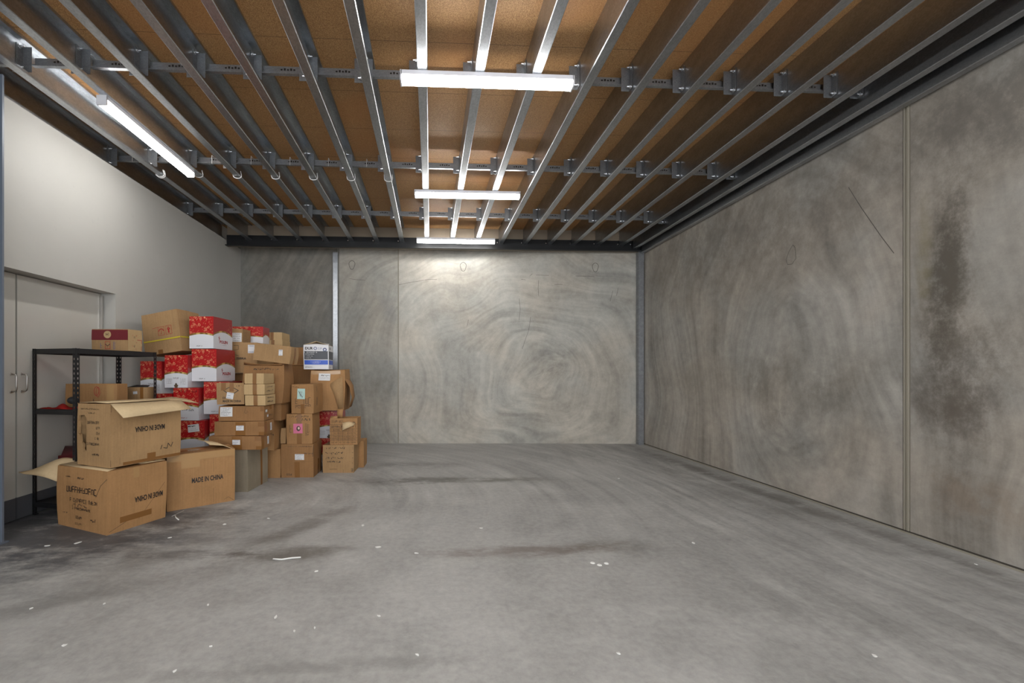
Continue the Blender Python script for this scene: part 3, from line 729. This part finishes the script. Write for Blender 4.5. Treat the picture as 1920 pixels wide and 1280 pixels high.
inks(K, [('F', 'dash', .15, .16, .20, .09, 4, 1, 6), ('F', 'dash', .15, .10, .20, .016, 5, 0, 12), ('F', 'dash', .12, .075, .14, .012, 6, 0, 9), ('F', 'scr', .05, .345, .06, .02, 7, 0, .004), ('R', 'line', [(.12, .10), (.12, .20)], .014, 0), ('R', 'line', [(.12, .28), (.12, .34)], .010, 1)])
K.strip('F', .12, .165, 0, .12, M['tape'])
def mintf(bm, P):
    ribbon(bm, [(-.03, .035), (-.015, .0), (0, -.02), (.02, -.04)], .006, P, 4); ribbon(bm, ring(.012, -.012, .014, .04, 12), .003, P, 6); ribbon(bm, ring(-.006, .0, .01, .03, 12), .003, P, 4)
K.label('F', .125, .255, .098, .135, -.03, mat=M['mint'], fn=mintf, name='picture_label', lab='pale mint picture label')
# --- red cartons
def gift(name_label, C, yaw, w=.30, l=.42, h=.386, info=False, logo=True, note=None, lean=(0, 0), roll=0, seed=3, tiny=True):
    c = Carton('gift_carton', name_label, C, yaw, w, l, h, None, .0015, roll=roll, seed=seed, mats=[M['red_f'], M['red_s']], group='red and white printed cartons', lean=lean)
    it = []
    if logo: it += [('R', 'text', 'POLEN', l*.52, h*.23, l*.42, h*.10, 2, False), ('R', 'dash', l*.52, h*.13, l*.30, .006, 4, 1, 12),
                    ('R', 'line', [(l*.27, h*.40), (l*.31, h*.33), (l*.27, h*.28)], .008, 2), ('R', 'line', [(l*.24, h*.36), (l*.31, h*.33)], .006, 2)]
    if info:
        it += [('F', 'dash', w*.5, h*.30, w*.26, h*.035, 3, 0, 8), ('F', 'dash', w*.5, h*.27, w*.2, h*.012, 4, 2, 8)]
        it += [('F', 'dash', w*.20, h*(.27-.035*i), w*.26, h*.014, 5+i, 1, 10) for i in range(5)]
        it += [('F', 'dash', w*.80, h*(.27-.04*i), w*.24, h*.014, 8+i, 1, 9) for i in range(5)]
        for i, (dx, dz, r) in enumerate(((0, .10, .05), (-.03, .06, .07), (.03, .06, .07), (0, .03, .08))):
            it.append(('F', 'line', [(w*.5+dx*w-.5*r*w, h*dz), (w*.5+dx*w+.5*r*w, h*dz)], h*.05, 1))
        it.append(('F', 'line', [(w*.5, h*.14), (w*.47, h*.09), (w*.5, h*.07), (w*.53, h*.09), (w*.5, h*.14)], h*.02, 4))
    elif tiny: it += [('F', 'dash', w*.42, h*.08, w*.24, h*.03, 3, 4 if note != 'red' else 2, 6)]
    inks(c, it); return c
R1 = gift('red and white carton on top of the tallest red stack, logo side showing', (-2.604, 5.25, 1.638), -4, w=.292, seed=31)
R2 = gift('red and white carton second from top of the tallest red stack, logo side showing', (-2.569, 5.25, 1.245), -4, seed=32)
R5 = gift('red and white carton third from top, left of the diamond-marked carton', (-2.425, 5.27, .85), 0, logo=False, seed=33)
R8 = gift('red and white carton low in the red stack, left of the flat cartons', (-2.355, 5.27, .46), 0, logo=False, seed=34)
R8b = Carton('cardboard_carton', 'brown carton on the floor under the tallest red stack', (-2.372, 5.53, 0), 0, .29, .30, .455, M['card'], .002, seed=30)
R3 = gift('red and white carton with a picture panel, top of the middle red stack', (-2.876, 5.2, 1.17), -3, w=.272, h=.386, info=True, logo=False, seed=35)
R6 = gift('red and white carton under the picture-panel one, with black handwriting', (-2.750, 5.2, .78), -3, w=.30, logo=False, note='red', seed=36)
inks(R6, [('F', 'scr', .16, .345, .22, .03, 8, 0, .0035)])
inks(R6, [('F', 'scr', .13, .125, .20, .03, 21, 0, .004)])
R7 = gift('red carton with a white note taped on, behind the wide floor carton', (-2.680, 5.2, .39), -3, w=.30, logo=False, seed=37)
R7.label('F', .17, .30, .135, .09, .12, lines=3, seed=4, fn=lambda bm, P: (scrawl(bm, -.025, .025, .08, .016, P, 1, 5, .006), scrawl(bm, 0, -.005, .05, .01, P, 6, 6, .002), dashes(bm, 0, -.025, .1, .006, P, 6, 6, 20)))
R7b = gift('red carton on the floor under the noted red carton', (-2.70, 5.22, 0), -3, w=.30, logo=False, seed=38)
R4 = gift('red and white carton with a picture panel behind the black shelf post', (-3.206, 5.25, 1.098), -12, w=.29, l=.33, info=True, logo=False, seed=39)
inks(R4, [('R', 'dash', .10, .10-.02*i, .12, .007, 3+i, 1, 10) for i in range(3)])
R9 = gift('red carton just below the picture-panel carton behind the shelf', (-3.075, 5.24, .71), -3, w=.29, l=.36, logo=False, seed=40)
R9b = Carton('cardboard_carton', 'brown carton under the red carton behind the shelf', (-3.06, 5.25, .36), -3, .32, .38, .348, M['card'], .002, seed=41)
R9c = Carton('cardboard_carton', 'brown carton on the floor behind the shelf foot', (-3.05, 5.26, 0), -3, .34, .40, .358, M['card_d'], .002, seed=42)
R10 = gift('red and white carton half hidden right of the mint-label carton', (-1.312, 6.22, .405), 0, w=.30, info=True, logo=False, seed=43)
R11 = gift('red carton on the floor under the half hidden red carton', (-1.312, 6.22, .0), 0, w=.30, h=.40, logo=False, seed=44)
R12 = gift('small red carton on top at the back, near the white wall', (-2.37, 6.16, 1.747), 0, w=.42, l=.24, h=.25, logo=False, seed=45, tiny=False)

# umbrella-marked carton leaning on top of the red stack
CB = Carton('cardboard_carton', 'big leaning carton with umbrella and arrow icons and yellow strap, topmost left', (-2.945, 5.20, 1.61), -9, .47, .38, .49, M['card'], .008, roll=-8, seed=15)
sq = lambda x0, z0, a, b: [(x0, z0), (x0+a, z0), (x0+a, z0+b), (x0, z0+b), (x0, z0)]
inks(CB, [('F', 'line', sq(.20, .215, .075, .10), .004, 2), ('F', 'line', sq(.295, .215, .075, .10), .004, 2), ('F', 'line', [(.13, .31), (.20, .315)], .004, 2),
          ('F', 'line', ring(.2375, .265, .028, .026, 12, 0, PI), .010, 2), ('F', 'line', [(.2375, .285), (.2375, .232), (.228, .232)], .005, 2),
          ('F', 'line', [(.3325, .235), (.3325, .275)], .018, 2), ('F', 'line', [(.315, .275), (.3325, .298), (.35, .275), (.315, .275)], .008, 2)])
CB.strip('F', 0, .47, .155, .170, M['yellow_tape'], 'yellow_strap', .004); CB.strip('R', 0, .38, .155, .170, M['yellow_tape'], 'yellow_strap', .004)
CB.strip('F', .17, .23, 0, .05, M['tape']); CB.strip('T', .0, .47, .15, .22, M['tape'])

# --- flat cartons stacked left of centre
def flat(label, C, w, l, h, seed, yaw=0, mat='card_d'):
    return Carton('flat_carton', label, C, yaw, w, l, h, M[mat], .003, seed=seed, group='flat cartons stacked on the greyish carton')
Rf = flat('flat carton at the bottom of the flat stack, small label', (-1.904, 4.90, .482), .574, .29, .152, 51)
Qf = flat('flat carton in the middle of the flat stack, small label and taped ends', (-1.885, 4.93, .637), .548, .29, .158, 52)
Pf = flat('flat carton with the large white label, top of the flat stack', (-1.893, 4.95, .800), .50, .29, .170, 53)
for c, u in ((Rf, .30), (Qf, .28)):
    c.label('F', u, .085, .085, .055, lines=3, seed=4, ink='blue_ink'); c.strip('F', u-.03-.02, u+.06, 0, .15, M['tape']); c.strip('F', c.w-.07, c.w, .10, .15, M['tape'])
    c.strip('F', c.w-.06, c.w, .0, .04, M['tape']); c.label('R', .19, .08, .09, .05, PI/2, lines=3, seed=6, ink='blue_ink'); c.strip('R', .0, .07, .0, .15, M['tape'])
Pf.label('F', .085, .105, .135, .108, .02, lines=6, seed=7); Pf.label('R', .06, .11, .05, .03, lines=2, seed=3); Pf.label('R', .10, .05, .04, .03, lines=2, seed=5)
Pf.strip('F', .46, .498, .11, .165, M['tape']); Pf.strip('R', .16, .22, .12, .168, M['tape'])
inks(Pf, [('R', 'scr', .20, .05, .1, .02, 5, 0, .003), ('F', 'line', [(.30, .16), (.285, .10), (.30, .085), (.315, .10), (.31, .12)], .004, 1)])

# diamond carton
O = Carton('cardboard_carton', 'carton printed with a black diamond and MADE IN CHINA', (-2.132, 4.99, .985), 3, .296, .26, .245, M['card'], .003, seed=16)
inks(O, [('F', 'line', [(.075, .16), (.155, .205), (.235, .16), (.155, .105), (.075, .16)], .007, 0), ('F', 'text', 'MADE IN CHINA', .165, .038, .20, .024, 0, False), ('F', 'text', 'CO', .08, .075, .035, .022, 0, False),
         ('F', 'scr', .245, .215, .07, .018, 6, 0, .004)])
O.label('F', .145, .10, .075, .072, -.18, lines=3, seed=8, ink='blue_ink'); O.strip('F', .05, .10, .16, .243, M['tape']); O.strip('F', .14, .185, .15, .243, M['tape'])
# three small light cartons
for k, (x, z, w, hh, lab) in enumerate(((-1.874, .975, .222, .118, 'small pale carton at the bottom of three, handwritten end'), (-1.880, 1.098, .226, .118, 'small pale carton in the middle of three, handwritten end'), (-1.892, 1.221, .210, .116, 'small pale carton on top of three, blank end'))):
    c = Carton('small_carton', lab, (x, 4.935, z), 0, w, .31, hh, M['card_l'], .002, seed=60+k, group='three small pale cartons')
    c.strip('F', w*.42, w*.62, 0, hh, M['tape'])
    if k < 2: inks(c, [('R', 'scr', .15, .085, .18, .016, 5+k, 0, .004), ('R', 'scr', .15, .04, .18, .018, 9+k, 0, .005)])
# crumpled brown column behind
T = Carton('cardboard_carton', 'brown carton directly under the crumpled carton', (-1.862, 5.42, .75), 0, .45, .30, .215, M['card_d'], .004, seed=17)
Sx = Carton('cardboard_carton', 'carton with black scrawl on its end, beside the flat stack', (-1.955, 5.43, .378), 0, .40, .36, .368, M['card_o'], .003, seed=18)
inks(Sx, [('F', 'scr', .32, .30, .12, .03, 5, 0, .006), ('F', 'scr', .33, .25, .12, .03, 6, 0, .006), ('F', 'scr', .34, .20, .10, .03, 7, 0, .006)])
U = Carton('small_carton', 'small scuffed carton wedged between the flat stack and the label stack', (-1.865, 5.60, .434), 0, .06, .25, .20, M['card'], .006, seed=19)
V = Carton('cardboard_carton', 'crumpled brown carton with handwriting, behind the three small pale cartons', (-1.831, 5.38, .968), 0, .478, .34, .475, M['card_d'], .014, seed=20)
inks(V, [('F', 'scr', .22, .43, .22, .025, 5, 0, .005), ('F', 'scr', .36, .42, .10, .02, 6, 1, .005)])
V.flap([[(-.47, .0, .475), (-.3, .0, .47), (-.15, -.0, .465), (0, .0, .465)], [(-.46, -.03, .51), (-.3, -.035, .485), (-.15, -.03, .475), (-.01, -.02, .485)]], 'torn_flap', M['card_d'])
W1 = Carton('cardboard_carton', 'carton printed ZEBRA, right of the red stack', (-2.303, 5.78, 1.345), 0, .33, .60, .40, M['card'], .003, seed=22)
inks(W1, [('F', 'text', 'ZEBRA', .125, .19, .13, .028, 0, False), ('F', 'line', [(.02, .20), (.05, .18)], .008, 0), ('F', 'line', [(.03, .36), (.09, .36)], .004, 0), ('F', 'line', [(.03, .30), (.09, .31), (.09, .36)], .004, 0), ('F', 'line', [(.05, .24), (.10, .22)], .004, 0)])
W1.label('F', .255, .315, .085, .11, lines=2, seed=9, ink='blue_ink')
W2 = Carton('cardboard_carton', 'long tilted carton with a small white tag, lying on the crumpled carton', (-1.745, 5.36, 1.452), -8, .47, .20, .21, M['card'], .006, roll=7, seed=23)
W2.label('F', .34, .125, .05, .07, .1, lines=2, seed=10, ink='blue_ink'); W2.strip('T', .0, .47, .07, .13, M['tape']); W2.strip('R', .08, .12, 0, .2, M['tape'])
X2 = Carton('small_carton', 'small carton with a printed white label on top of the ZEBRA carton', (-2.525, 5.86, 1.751), 0, .14, .25, .185, M['card'], .002, seed=24)
X2.label('F', .07, .07, .12, .12, lines=4, seed=12); inks(X2, [('R', 'dash', .14, .14-.018*i, .18, .006, 3+i, 1, 16) for i in range(7)])
Wb = Carton('cardboard_carton', 'large brown carton under the ZEBRA carton', (-2.05, 5.90, .70), 0, .62, .7, .64, M['card_d'], .002, seed=25)
Wc = Carton('cardboard_carton', 'large brown carton on the floor at the back of the pile', (-2.05, 6.10, 0), 0, .66, .7, .695, M['card_d'], .002, seed=26)
Z1 = Carton('cardboard_carton', 'brown carton behind the tilted carton, left of the blue and white box', (-1.80, 6.42, 1.45), 0, .60, .38, .268, M['card_d'], .004, seed=27)
inks(Z1, [('F', 'dash', .36, .15, .08, .03, 3, 0, 4)])
Z2 = Carton('cardboard_carton', 'shaded brown carton between the crumpled and mint-label stacks', (-1.70, 6.40, .72), 0, .34, .42, .725, M['card_d'], .003, seed=28)
Z3 = Carton('cardboard_carton', 'shaded brown carton on the floor behind the label stack', (-1.66, 6.40, 0), 0, .36, .42, .715, M['card_d'], .003, seed=29)
Y2 = Carton('small_carton', 'lower of two small cartons topmost in the middle', (-2.183, 6.40, 1.72), 0, .257, .345, .105, M['card_l'], .002, seed=61, group='two small cartons on top')
Y1 = Carton('small_carton', 'upper of two small cartons topmost in the middle', (-2.197, 6.42, 1.828), 0, .265, .345, .112, M['card_l'], .002, seed=62, group='two small cartons on top')
for c in (Y1, Y2): c.strip('F', .10, .145, 0, c.h, M['tape'])

# L with drooping flaps, DURO box on it
L = Carton('cardboard_carton', 'bulging carton with a white label and drooping flap, under the blue and white box', (-1.20, 5.995, .822), 0, .46, .36, .566, M['card_o'], .012, seed=46)
L.label('F', .185, .475, .155, .10, -.03, fn=lambda bm, P: (scrawl(bm, .01, .022, .12, .022, P, 1, 5, .004), [dashes(bm, 0, -.005-.012*i, .13, .006, P, 6, 3+i, 24) for i in range(3)]))
L.strip('F', .0, .40, .51, .56, M['clear_tape'])
L.flap([[(-.20, -.012, .36), (-.12, -.02, .42), (-.02, -.02, .47)], [(-.13, -.03, .22), (-.08, -.035, .25), (-.01, -.03, .30)], [(-.075, -.03, .03), (-.05, -.032, .02), (-.005, -.025, .05)]], 'drooping_flap', M['card'])
L.flap([[(.0, .0, .44), (.0, .16, .46), (.0, .33, .45)], [(.07, .01, .33), (.075, .16, .34), (.07, .30, .34)], [(.10, .02, .18), (.105, .15, .18), (.09, .3, .18)], [(.06, .03, .04), (.06, .15, .04), (.05, .28, .04)]], 'bulging_flap', M['card_d'])
L.flap([[(-.09, -.03, .02), (-.01, -.03, .02)], [(-.085, -.045, -.10), (-.012, -.045, -.10)]], 'hanging_strip', M['card_o'])
Mx = Carton('printed_box', 'white box with blue and dark grey bands reading DURO, on top at right', (-1.412, 5.985, 1.394), 3, .335, .33, .335, M['white_card'], .003, seed=47)
bm_ = lambda c, k, a, b, c0, d, m, n: c.strip(k, a, b, c0, d, m, n, .002)
bm_(Mx, 'F', .012, .325, .135, .25, M['slate'], 'printed_band'); bm_(Mx, 'F', .012, .325, .065, .125, M['royal'], 'printed_band')
bm_(Mx, 'R', .01, .32, .135, .25, M['slate'], 'printed_band'); bm_(Mx, 'R', .01, .32, .065, .125, M['royal'], 'printed_band')
def mx(bm, base):
    P = Mx.face('F', .0018); text(bm, 'DUR', .075, .288, .105, .038, P, base+0)
    ribbon(bm, ring(.158, .288, .018, .018, 16), .008, P, base+3)
    dashes(bm, .225, .288, .07, .026, P, base+3, 3, 5); ribbon(bm, ring(.285, .27, .02, .02, 14), .012, P, base+3)
    dashes(bm, .07, .03, .10, .018, P, base+4, 5, 12); P = Mx.face('R', .0018); dashes(bm, .12, .29, .12, .03, P, base+4, 5, 5); dashes(bm, .1, .03, .12, .012, P, base+4, 6, 8)
Mx.ink(mx)
Mx.label('F', .10, .19, .01, .01, mat=M['slate'], name='printed_lettering', e=.0026, fn=lambda bm, P: ([dashes(bm, .0, .045, .17, .018, P, 9, 4, 20)] + [dashes(bm, -.015-.01*i, .018-.026*i, .12-.02*i, .011, P, 9, 5+i, 14) for i in range(3)]+[dashes(bm, .06, -.088, .13, .012, P, 9, 8, 16), dashes(bm, .06, -.106, .10, .007, P, 9, 9, 16)])).data.materials.append(M['paper'])
Mx.flap([[(-.33, .0, .337), (-.17, .0, .337), (-.005, .0, .337)], [(-.32, .12, .36), (-.17, .13, .375), (-.01, .12, .36)]], 'top_flap', M['white_card'])
Mx.flap([[(-.335, .0, .336), (-.335, .3, .336)], [(-.17, .02, .385), (-.17, .3, .385)]], 'top_flap', M['card_in'])
Mx.flap([[(0, .0, .336), (0, .3, .336)], [(-.165, .02, .385), (-.165, .3, .385)]], 'top_flap', M['card_in'])
# I: printed open crate on G
I = Carton('cardboard_carton', 'open-topped carton printed with lines of text, torn flap, on the handwritten floor carton', (-.987, 5.815, .376), 0, .365, .28, .355, M['card_o'], .002, seed=48, cut=('T', [(.012, .012), (.353, .012), (.353, .268), (.012, .268)], .33))
inks(I, [('F', 'dash', .10, .315, .16, .030, 3, 0, 8), ('F', 'dash', .30, .30, .08, .02, 4, 0, 5), ('F', 'dash', .11, .245, .19, .034, 5, 0, 11), ('F', 'dash', .33, .245, .05, .03, 6, 0, 3)] +
        [('F', 'line', [(0, z), (.365, z)], .003, 0) for z in (.275, .215, .18, .13, .09, .06)] + [('F', 'line', [(x, 0), (x, .215)], .002, 0) for x in (.05, .11, .17, .24, .30)] +
        [('F', 'dash', .18, z, .33, .018, 7+i, 1, 24) for i, z in enumerate((.198, .155, .11, .075, .03))])
I.flap([[(-.20, -.004, .30), (-.10, -.004, .31), (-.03, -.004, .29)], [(-.19, -.03, .27), (-.11, -.04, .28), (-.04, -.03, .265)], [(-.19, -.05, .20), (-.15, -.055, .22), (-.10, -.045, .24)]], 'torn_flap')
I.flap([[(-.365, .0, .355), (-.27, .0, .355)], [(-.36, .02, .385), (-.27, .02, .385)]], 'top_flap', M['card_o'])

# ------------------------------------------------------------------ shelving unit
SH = empty('shelving_unit', (-3.77, 4.23, 0), math.atan2(-.248, .969))
tag(SH, 'black slotted-angle metal shelving unit with three shelves, in front of the doors', 'shelf')
sw, sl, sz = .51, .85, 1.575
def slotted(bm, x, y, dx, dy, z1):
    """one flange of a slotted angle from (x,y) towards (dx,dy), keyhole slots left open"""
    wv = .034; t = .0025; n = int(z1/.045)
    def pl(a0, a1, z0, zz1):
        xa, xb = sorted((x+dx*a0, x+dx*a1)) if dx else (x-t/2, x+t/2)
        ya, yb = sorted((y+dy*a0, y+dy*a1)) if dy else (y-t/2, y+t/2)
        bx(bm, xa, xb, ya, yb, z0, zz1)
    pl(0, .013, 0, z1); pl(.024, wv, 0, z1)
    for i in range(n+1):
        z0 = i*.045; pl(.013, .024, z0, min(z1, z0+.025))
for (x, y, dx, dy) in ((0, 0, 1, 1), (sw, 0, -1, 1), (0, sl, 1, -1), (sw, sl, -1, -1)):
    bm = bmesh.new(); slotted(bm, x, y, dx, 0, sz); slotted(bm, x, y, 0, dy, sz)
    bx(bm, min(x, x+dx*.03), max(x, x+dx*.03), min(y, y+dy*.03), max(y, y+dy*.03), 0, .008)
    add_mesh('post', bm, M['shelf_black'], SH)
for z in (sz-.05, .955, .075):
    bm = bmesh.new(); bx(bm, .006, sw-.006, .006, sl-.006, z+.036, z+.044); add_mesh('shelf_deck', bm, M['shelf_black'], SH)
    for (a, b, c_, d) in ((.004, sw-.004, .003, .007), (.004, sw-.004, sl-.007, sl-.003), (.003, .007, .004, sl-.004), (sw-.007, sw-.003, .004, sl-.004)):
        bm = bmesh.new(); bx(bm, a, b, c_, d, z, z+.048); bx(bm, a-.002 if b-a < .1 else a, b+.002 if b-a < .1 else b, c_-.002 if d-c_ < .1 else c_, d+.002 if d-c_ < .1 else d, z+.018, z+.030)
        add_mesh('beam', bm, M['shelf_black'], SH)
R_ = Matrix.Rotation(math.atan2(-.248, .969), 3, 'Z')
def onshelf(x, y, z): v = R_ @ Vector((x, y, 0)); return (-3.77+v.x, 4.23+v.y, z)
ysh = math.degrees(math.atan2(-.248, .969))
SB1 = Carton('cardboard_carton', 'low carton with a maroon band and round emblem on top of the shelf', (-3.15, 4.60, sz-.002+.003), -3, .375, .20, .225, M['card'], .002, seed=71, group='cartons on the black shelf')
SB1.strip('F', 0, .375, .112, .218, M['maroon'], 'printed_band', .002); SB1.strip('R', .0, .2, .0, .224, M['card_l'], 'pale_end_panel', .0014)
SB1.label('F', .165, .168, .01, .01, mat=M['card'], name='round_emblem', e=.003, fn=lambda bm, P: (ribbon(bm, ring(0, 0, .022, .022, 18), .030, P, 9), ribbon(bm, ring(0, 0, .037, .037, 18), .003, P, 9), ribbon(bm, [(-.014, -.01), (-.014, .012), (-.002, -.006)], .004, lambda a, b: tuple(Vector(P(a, b))+Vector((0, -.001, 0))), 4), ribbon(bm, [(.016, .01), (.006, .012), (.004, 0), (.014, -.008)], .004, lambda a, b: tuple(Vector(P(a, b))+Vector((0, -.001, 0))), 4))).data.materials.append(M['card_l'])
inks(SB1, [('F', 'line', sq(.14, .02, .05, .075), .005, 2), ('F', 'line', [(.14, .07), (.165, .05), (.19, .07)], .006, 0), ('F', 'line', [(.165, .05), (.165, .03)], .004, 2), ('F', 'dash', .10, .055, .02, .07, 4, 3, 1), ('F', 'dash', .235, .055, .02, .08, 5, 3, 1),
           ('R', 'dash', .07, .11, .014, .17, 4, 2, 1), ('R', 'dash', .09, .10, .02, .12, 5, 0, 1), ('R', 'dash', .12, .09, .02, .16, 6, 2, 1), ('R', 'line', [(.13, .12), (.19, .12), (.19, .01)], .006, 2)])
SB2 = Carton('cardboard_carton', 'long carton with a red ring logo on the middle shelf', (-3.19, 4.50, .999), 0, .50, .15, .235, M['card_o'], .002, seed=72, group='cartons on the black shelf')
inks(SB2, [('F', 'line', ring(.30, .16, .022, .045, 16), .005, 2), ('F', 'line', ring(.315, .15, .018, .05, 16), .004, 2), ('F', 'dash', .295, .05, .05, .08, 4, 0, 2), ('F', 'dash', .43, .12, .03, .12, 3, 1, 1)])
SB2.strip('F', .40, .47, .06, .23, M['clear_tape'])
SB3 = Carton('cardboard_carton', 'short carton with open black-edged top and a small tag on the middle shelf', (-3.105, 4.84, .999), -2, .22, .14, .19, M['card'], .003, seed=73, group='cartons on the black shelf')
SB3.label('F', .09, .13, .045, .03, .1, lines=2, seed=2); SB3.strip('F', .14, .175, 0, .19, M['tape'])
SB3.flap([[(-.22, .0, .192), (0, .0, .192)], [(-.18, .09, .212), (-.03, .08, .208)]], 'top_flap', M['black_matt'])
# cloth
bm = bmesh.new(); n = 16; R = random.Random(5)
V_ = [[bm.verts.new((.03+.43*i/n, .03+.17*j/n, 1.0035+.045*(.5+.5*math.sin(i*.8+j*.35))*(.6+.4*math.sin(i*.3-j*.7))*min(1, min(i, n-i, j, n-j)/2)+.001)) for j in range(n+1)] for i in range(n+1)]
for i in range(n):
    for j in range(n): bm.faces.new((V_[i][j], V_[i+1][j], V_[i+1][j+1], V_[i][j+1])).smooth = True
bmesh.ops.solidify(bm, geom=bm.faces[:], thickness=.002)
tag(add_mesh('red_cloth', bm, M['rag'], None, (-3.77, 4.23, 0), math.atan2(-.248, .969)), 'crumpled bright red cloth lying on the middle shelf', 'cloth')
bm = bmesh.new()
bmesh.ops.create_uvsphere(bm, u_segments=20, v_segments=10, radius=1.0)
for v in bm.verts: v.co = Vector((v.co.x*.05, v.co.y*.035, v.co.z*.035+.035))
tag(add_mesh('black_pouch', bm, M['black_matt'], None, onshelf(.40, .06, 1.052), 0, True), 'small rounded black pouch on the red cloth of the middle shelf', 'pouch')
# maroon box on bottom shelf
MB_ = Carton('cardboard_carton', 'dark red open box standing on the bottom shelf', (-3.30, 4.33, .120), ysh, .42, .40, .40, M['card_o'], .003, seed=74, group='cartons on the black shelf')
MB_.flap([[(-.38, -.005, .405), (-.19, -.005, .402), (0, -.005, .402)], [(-.50, .12, .475), (-.19, .10, .42), (.02, .1, .43)], [(-.42, .25, .46), (-.19, .25, .45), (.02, .25, .47)]], 'top_flap', M['darkred'])
MB_.strip('F', 0, .42, .30, .399, M['darkred'], 'printed_band')

# ------------------------------------------------------------------ litter on the floor
from math import radians
H0 = 1.35
def gp(px, py):
    t = (px-845.5)/800; v = (698-py)/800; c, s = math.cos(.0476), math.sin(.0476); k = -H0/v
    return ((s+t*c)*k, (c-t*s)*k)
SPOTS = [(145, 1018), (90, 1023), (58, 1141), (195, 1132), (390, 1134), (318, 1008), (395, 1212), (517, 1157), (590, 1177), (593, 1071), (780, 1037), (708, 1026), (421, 983), (503, 972), (552, 1183), (680, 985), (902, 990), (1160, 897), (1300, 1018), (1158, 864), (782, 1228), (1160, 1225), (1830, 1058), (1640, 1230), (710, 1155), (120, 1210), (327, 1259)]
R = random.Random(9)
NTH = ORD+['twentieth', 'twenty-first', 'twenty-second', 'twenty-third', 'twenty-fourth', 'twenty-fifth', 'twenty-sixth', 'twenty-seventh']
SPOTS.sort()
for k, (px, py) in enumerate(SPOTS):
    x, y = gp(px, py); r = R.uniform(.007, .013)*(1.25 if py < 1050 else .8)
    bm = bmesh.new(); n = 7; top = [bm.verts.new((r*R.uniform(.6, 1.3)*math.cos(2*PI*i/n)*1.4, r*R.uniform(.5, 1.1)*math.sin(2*PI*i/n), .003+R.uniform(0, .002))) for i in range(n)]
    bot = [bm.verts.new((v.co.x*.95, v.co.y*.95, 0)) for v in top]
    bm.faces.new(top); bm.faces.new(bot[::-1])
    for i in range(n): bm.faces.new((bot[i], bot[(i+1) % n], top[(i+1) % n], top[i]))
    tag(add_mesh('paint_flake', bm, M['flake'], None, (x, y, .0002), R.uniform(0, 3)), 'small white flake on the %s, %s flake from the left' % ('floor close to the viewer' if py > 1100 else 'mid floor' if py > 960 else 'floor far back', NTH[k]), 'debris', 'white flakes on the floor')
def smear(name, pts, wd, label, cat):
    bm = bmesh.new(); P = lambda u, v: (u, v, .0035)
    q = [gp(*p)+(wd*.5,) for p in pts]; tube(bm, q, wd*.5, 6)
    tag(add_mesh(name, bm, M['flake']), label, cat)
smear('paper_shred', [(512, 1049), (528, 1050), (548, 1047), (564, 1046)], .012, 'long white shred on the dark floor stain, left of centre', 'debris')
smear('packing_strip', [(328, 966), (330, 971), (335, 975)], .010, 'curled white strip on the floor beside the wide MADE IN CHINA carton', 'debris')
smear('packing_thread', [(322, 968), (345, 957)], .003, 'thin pale thread on the floor beside the wide MADE IN CHINA carton', 'debris')
for k, (px, py) in enumerate(((1111, 1055), (1124, 1059), (1137, 1056))):
    x, y = gp(px, py); bm = bmesh.new(); cyl(bm, (0, 0, 0), (0, 0, .005), .018, 9, 0, .011)
    tag(add_mesh('plaster_blob', bm, M['flake'], None, (x, y, 0)), '%s of three white plaster blobs right of the brown floor stain' % ('leftmost', 'middle', 'rightmost')[k], 'debris', 'white plaster blobs')
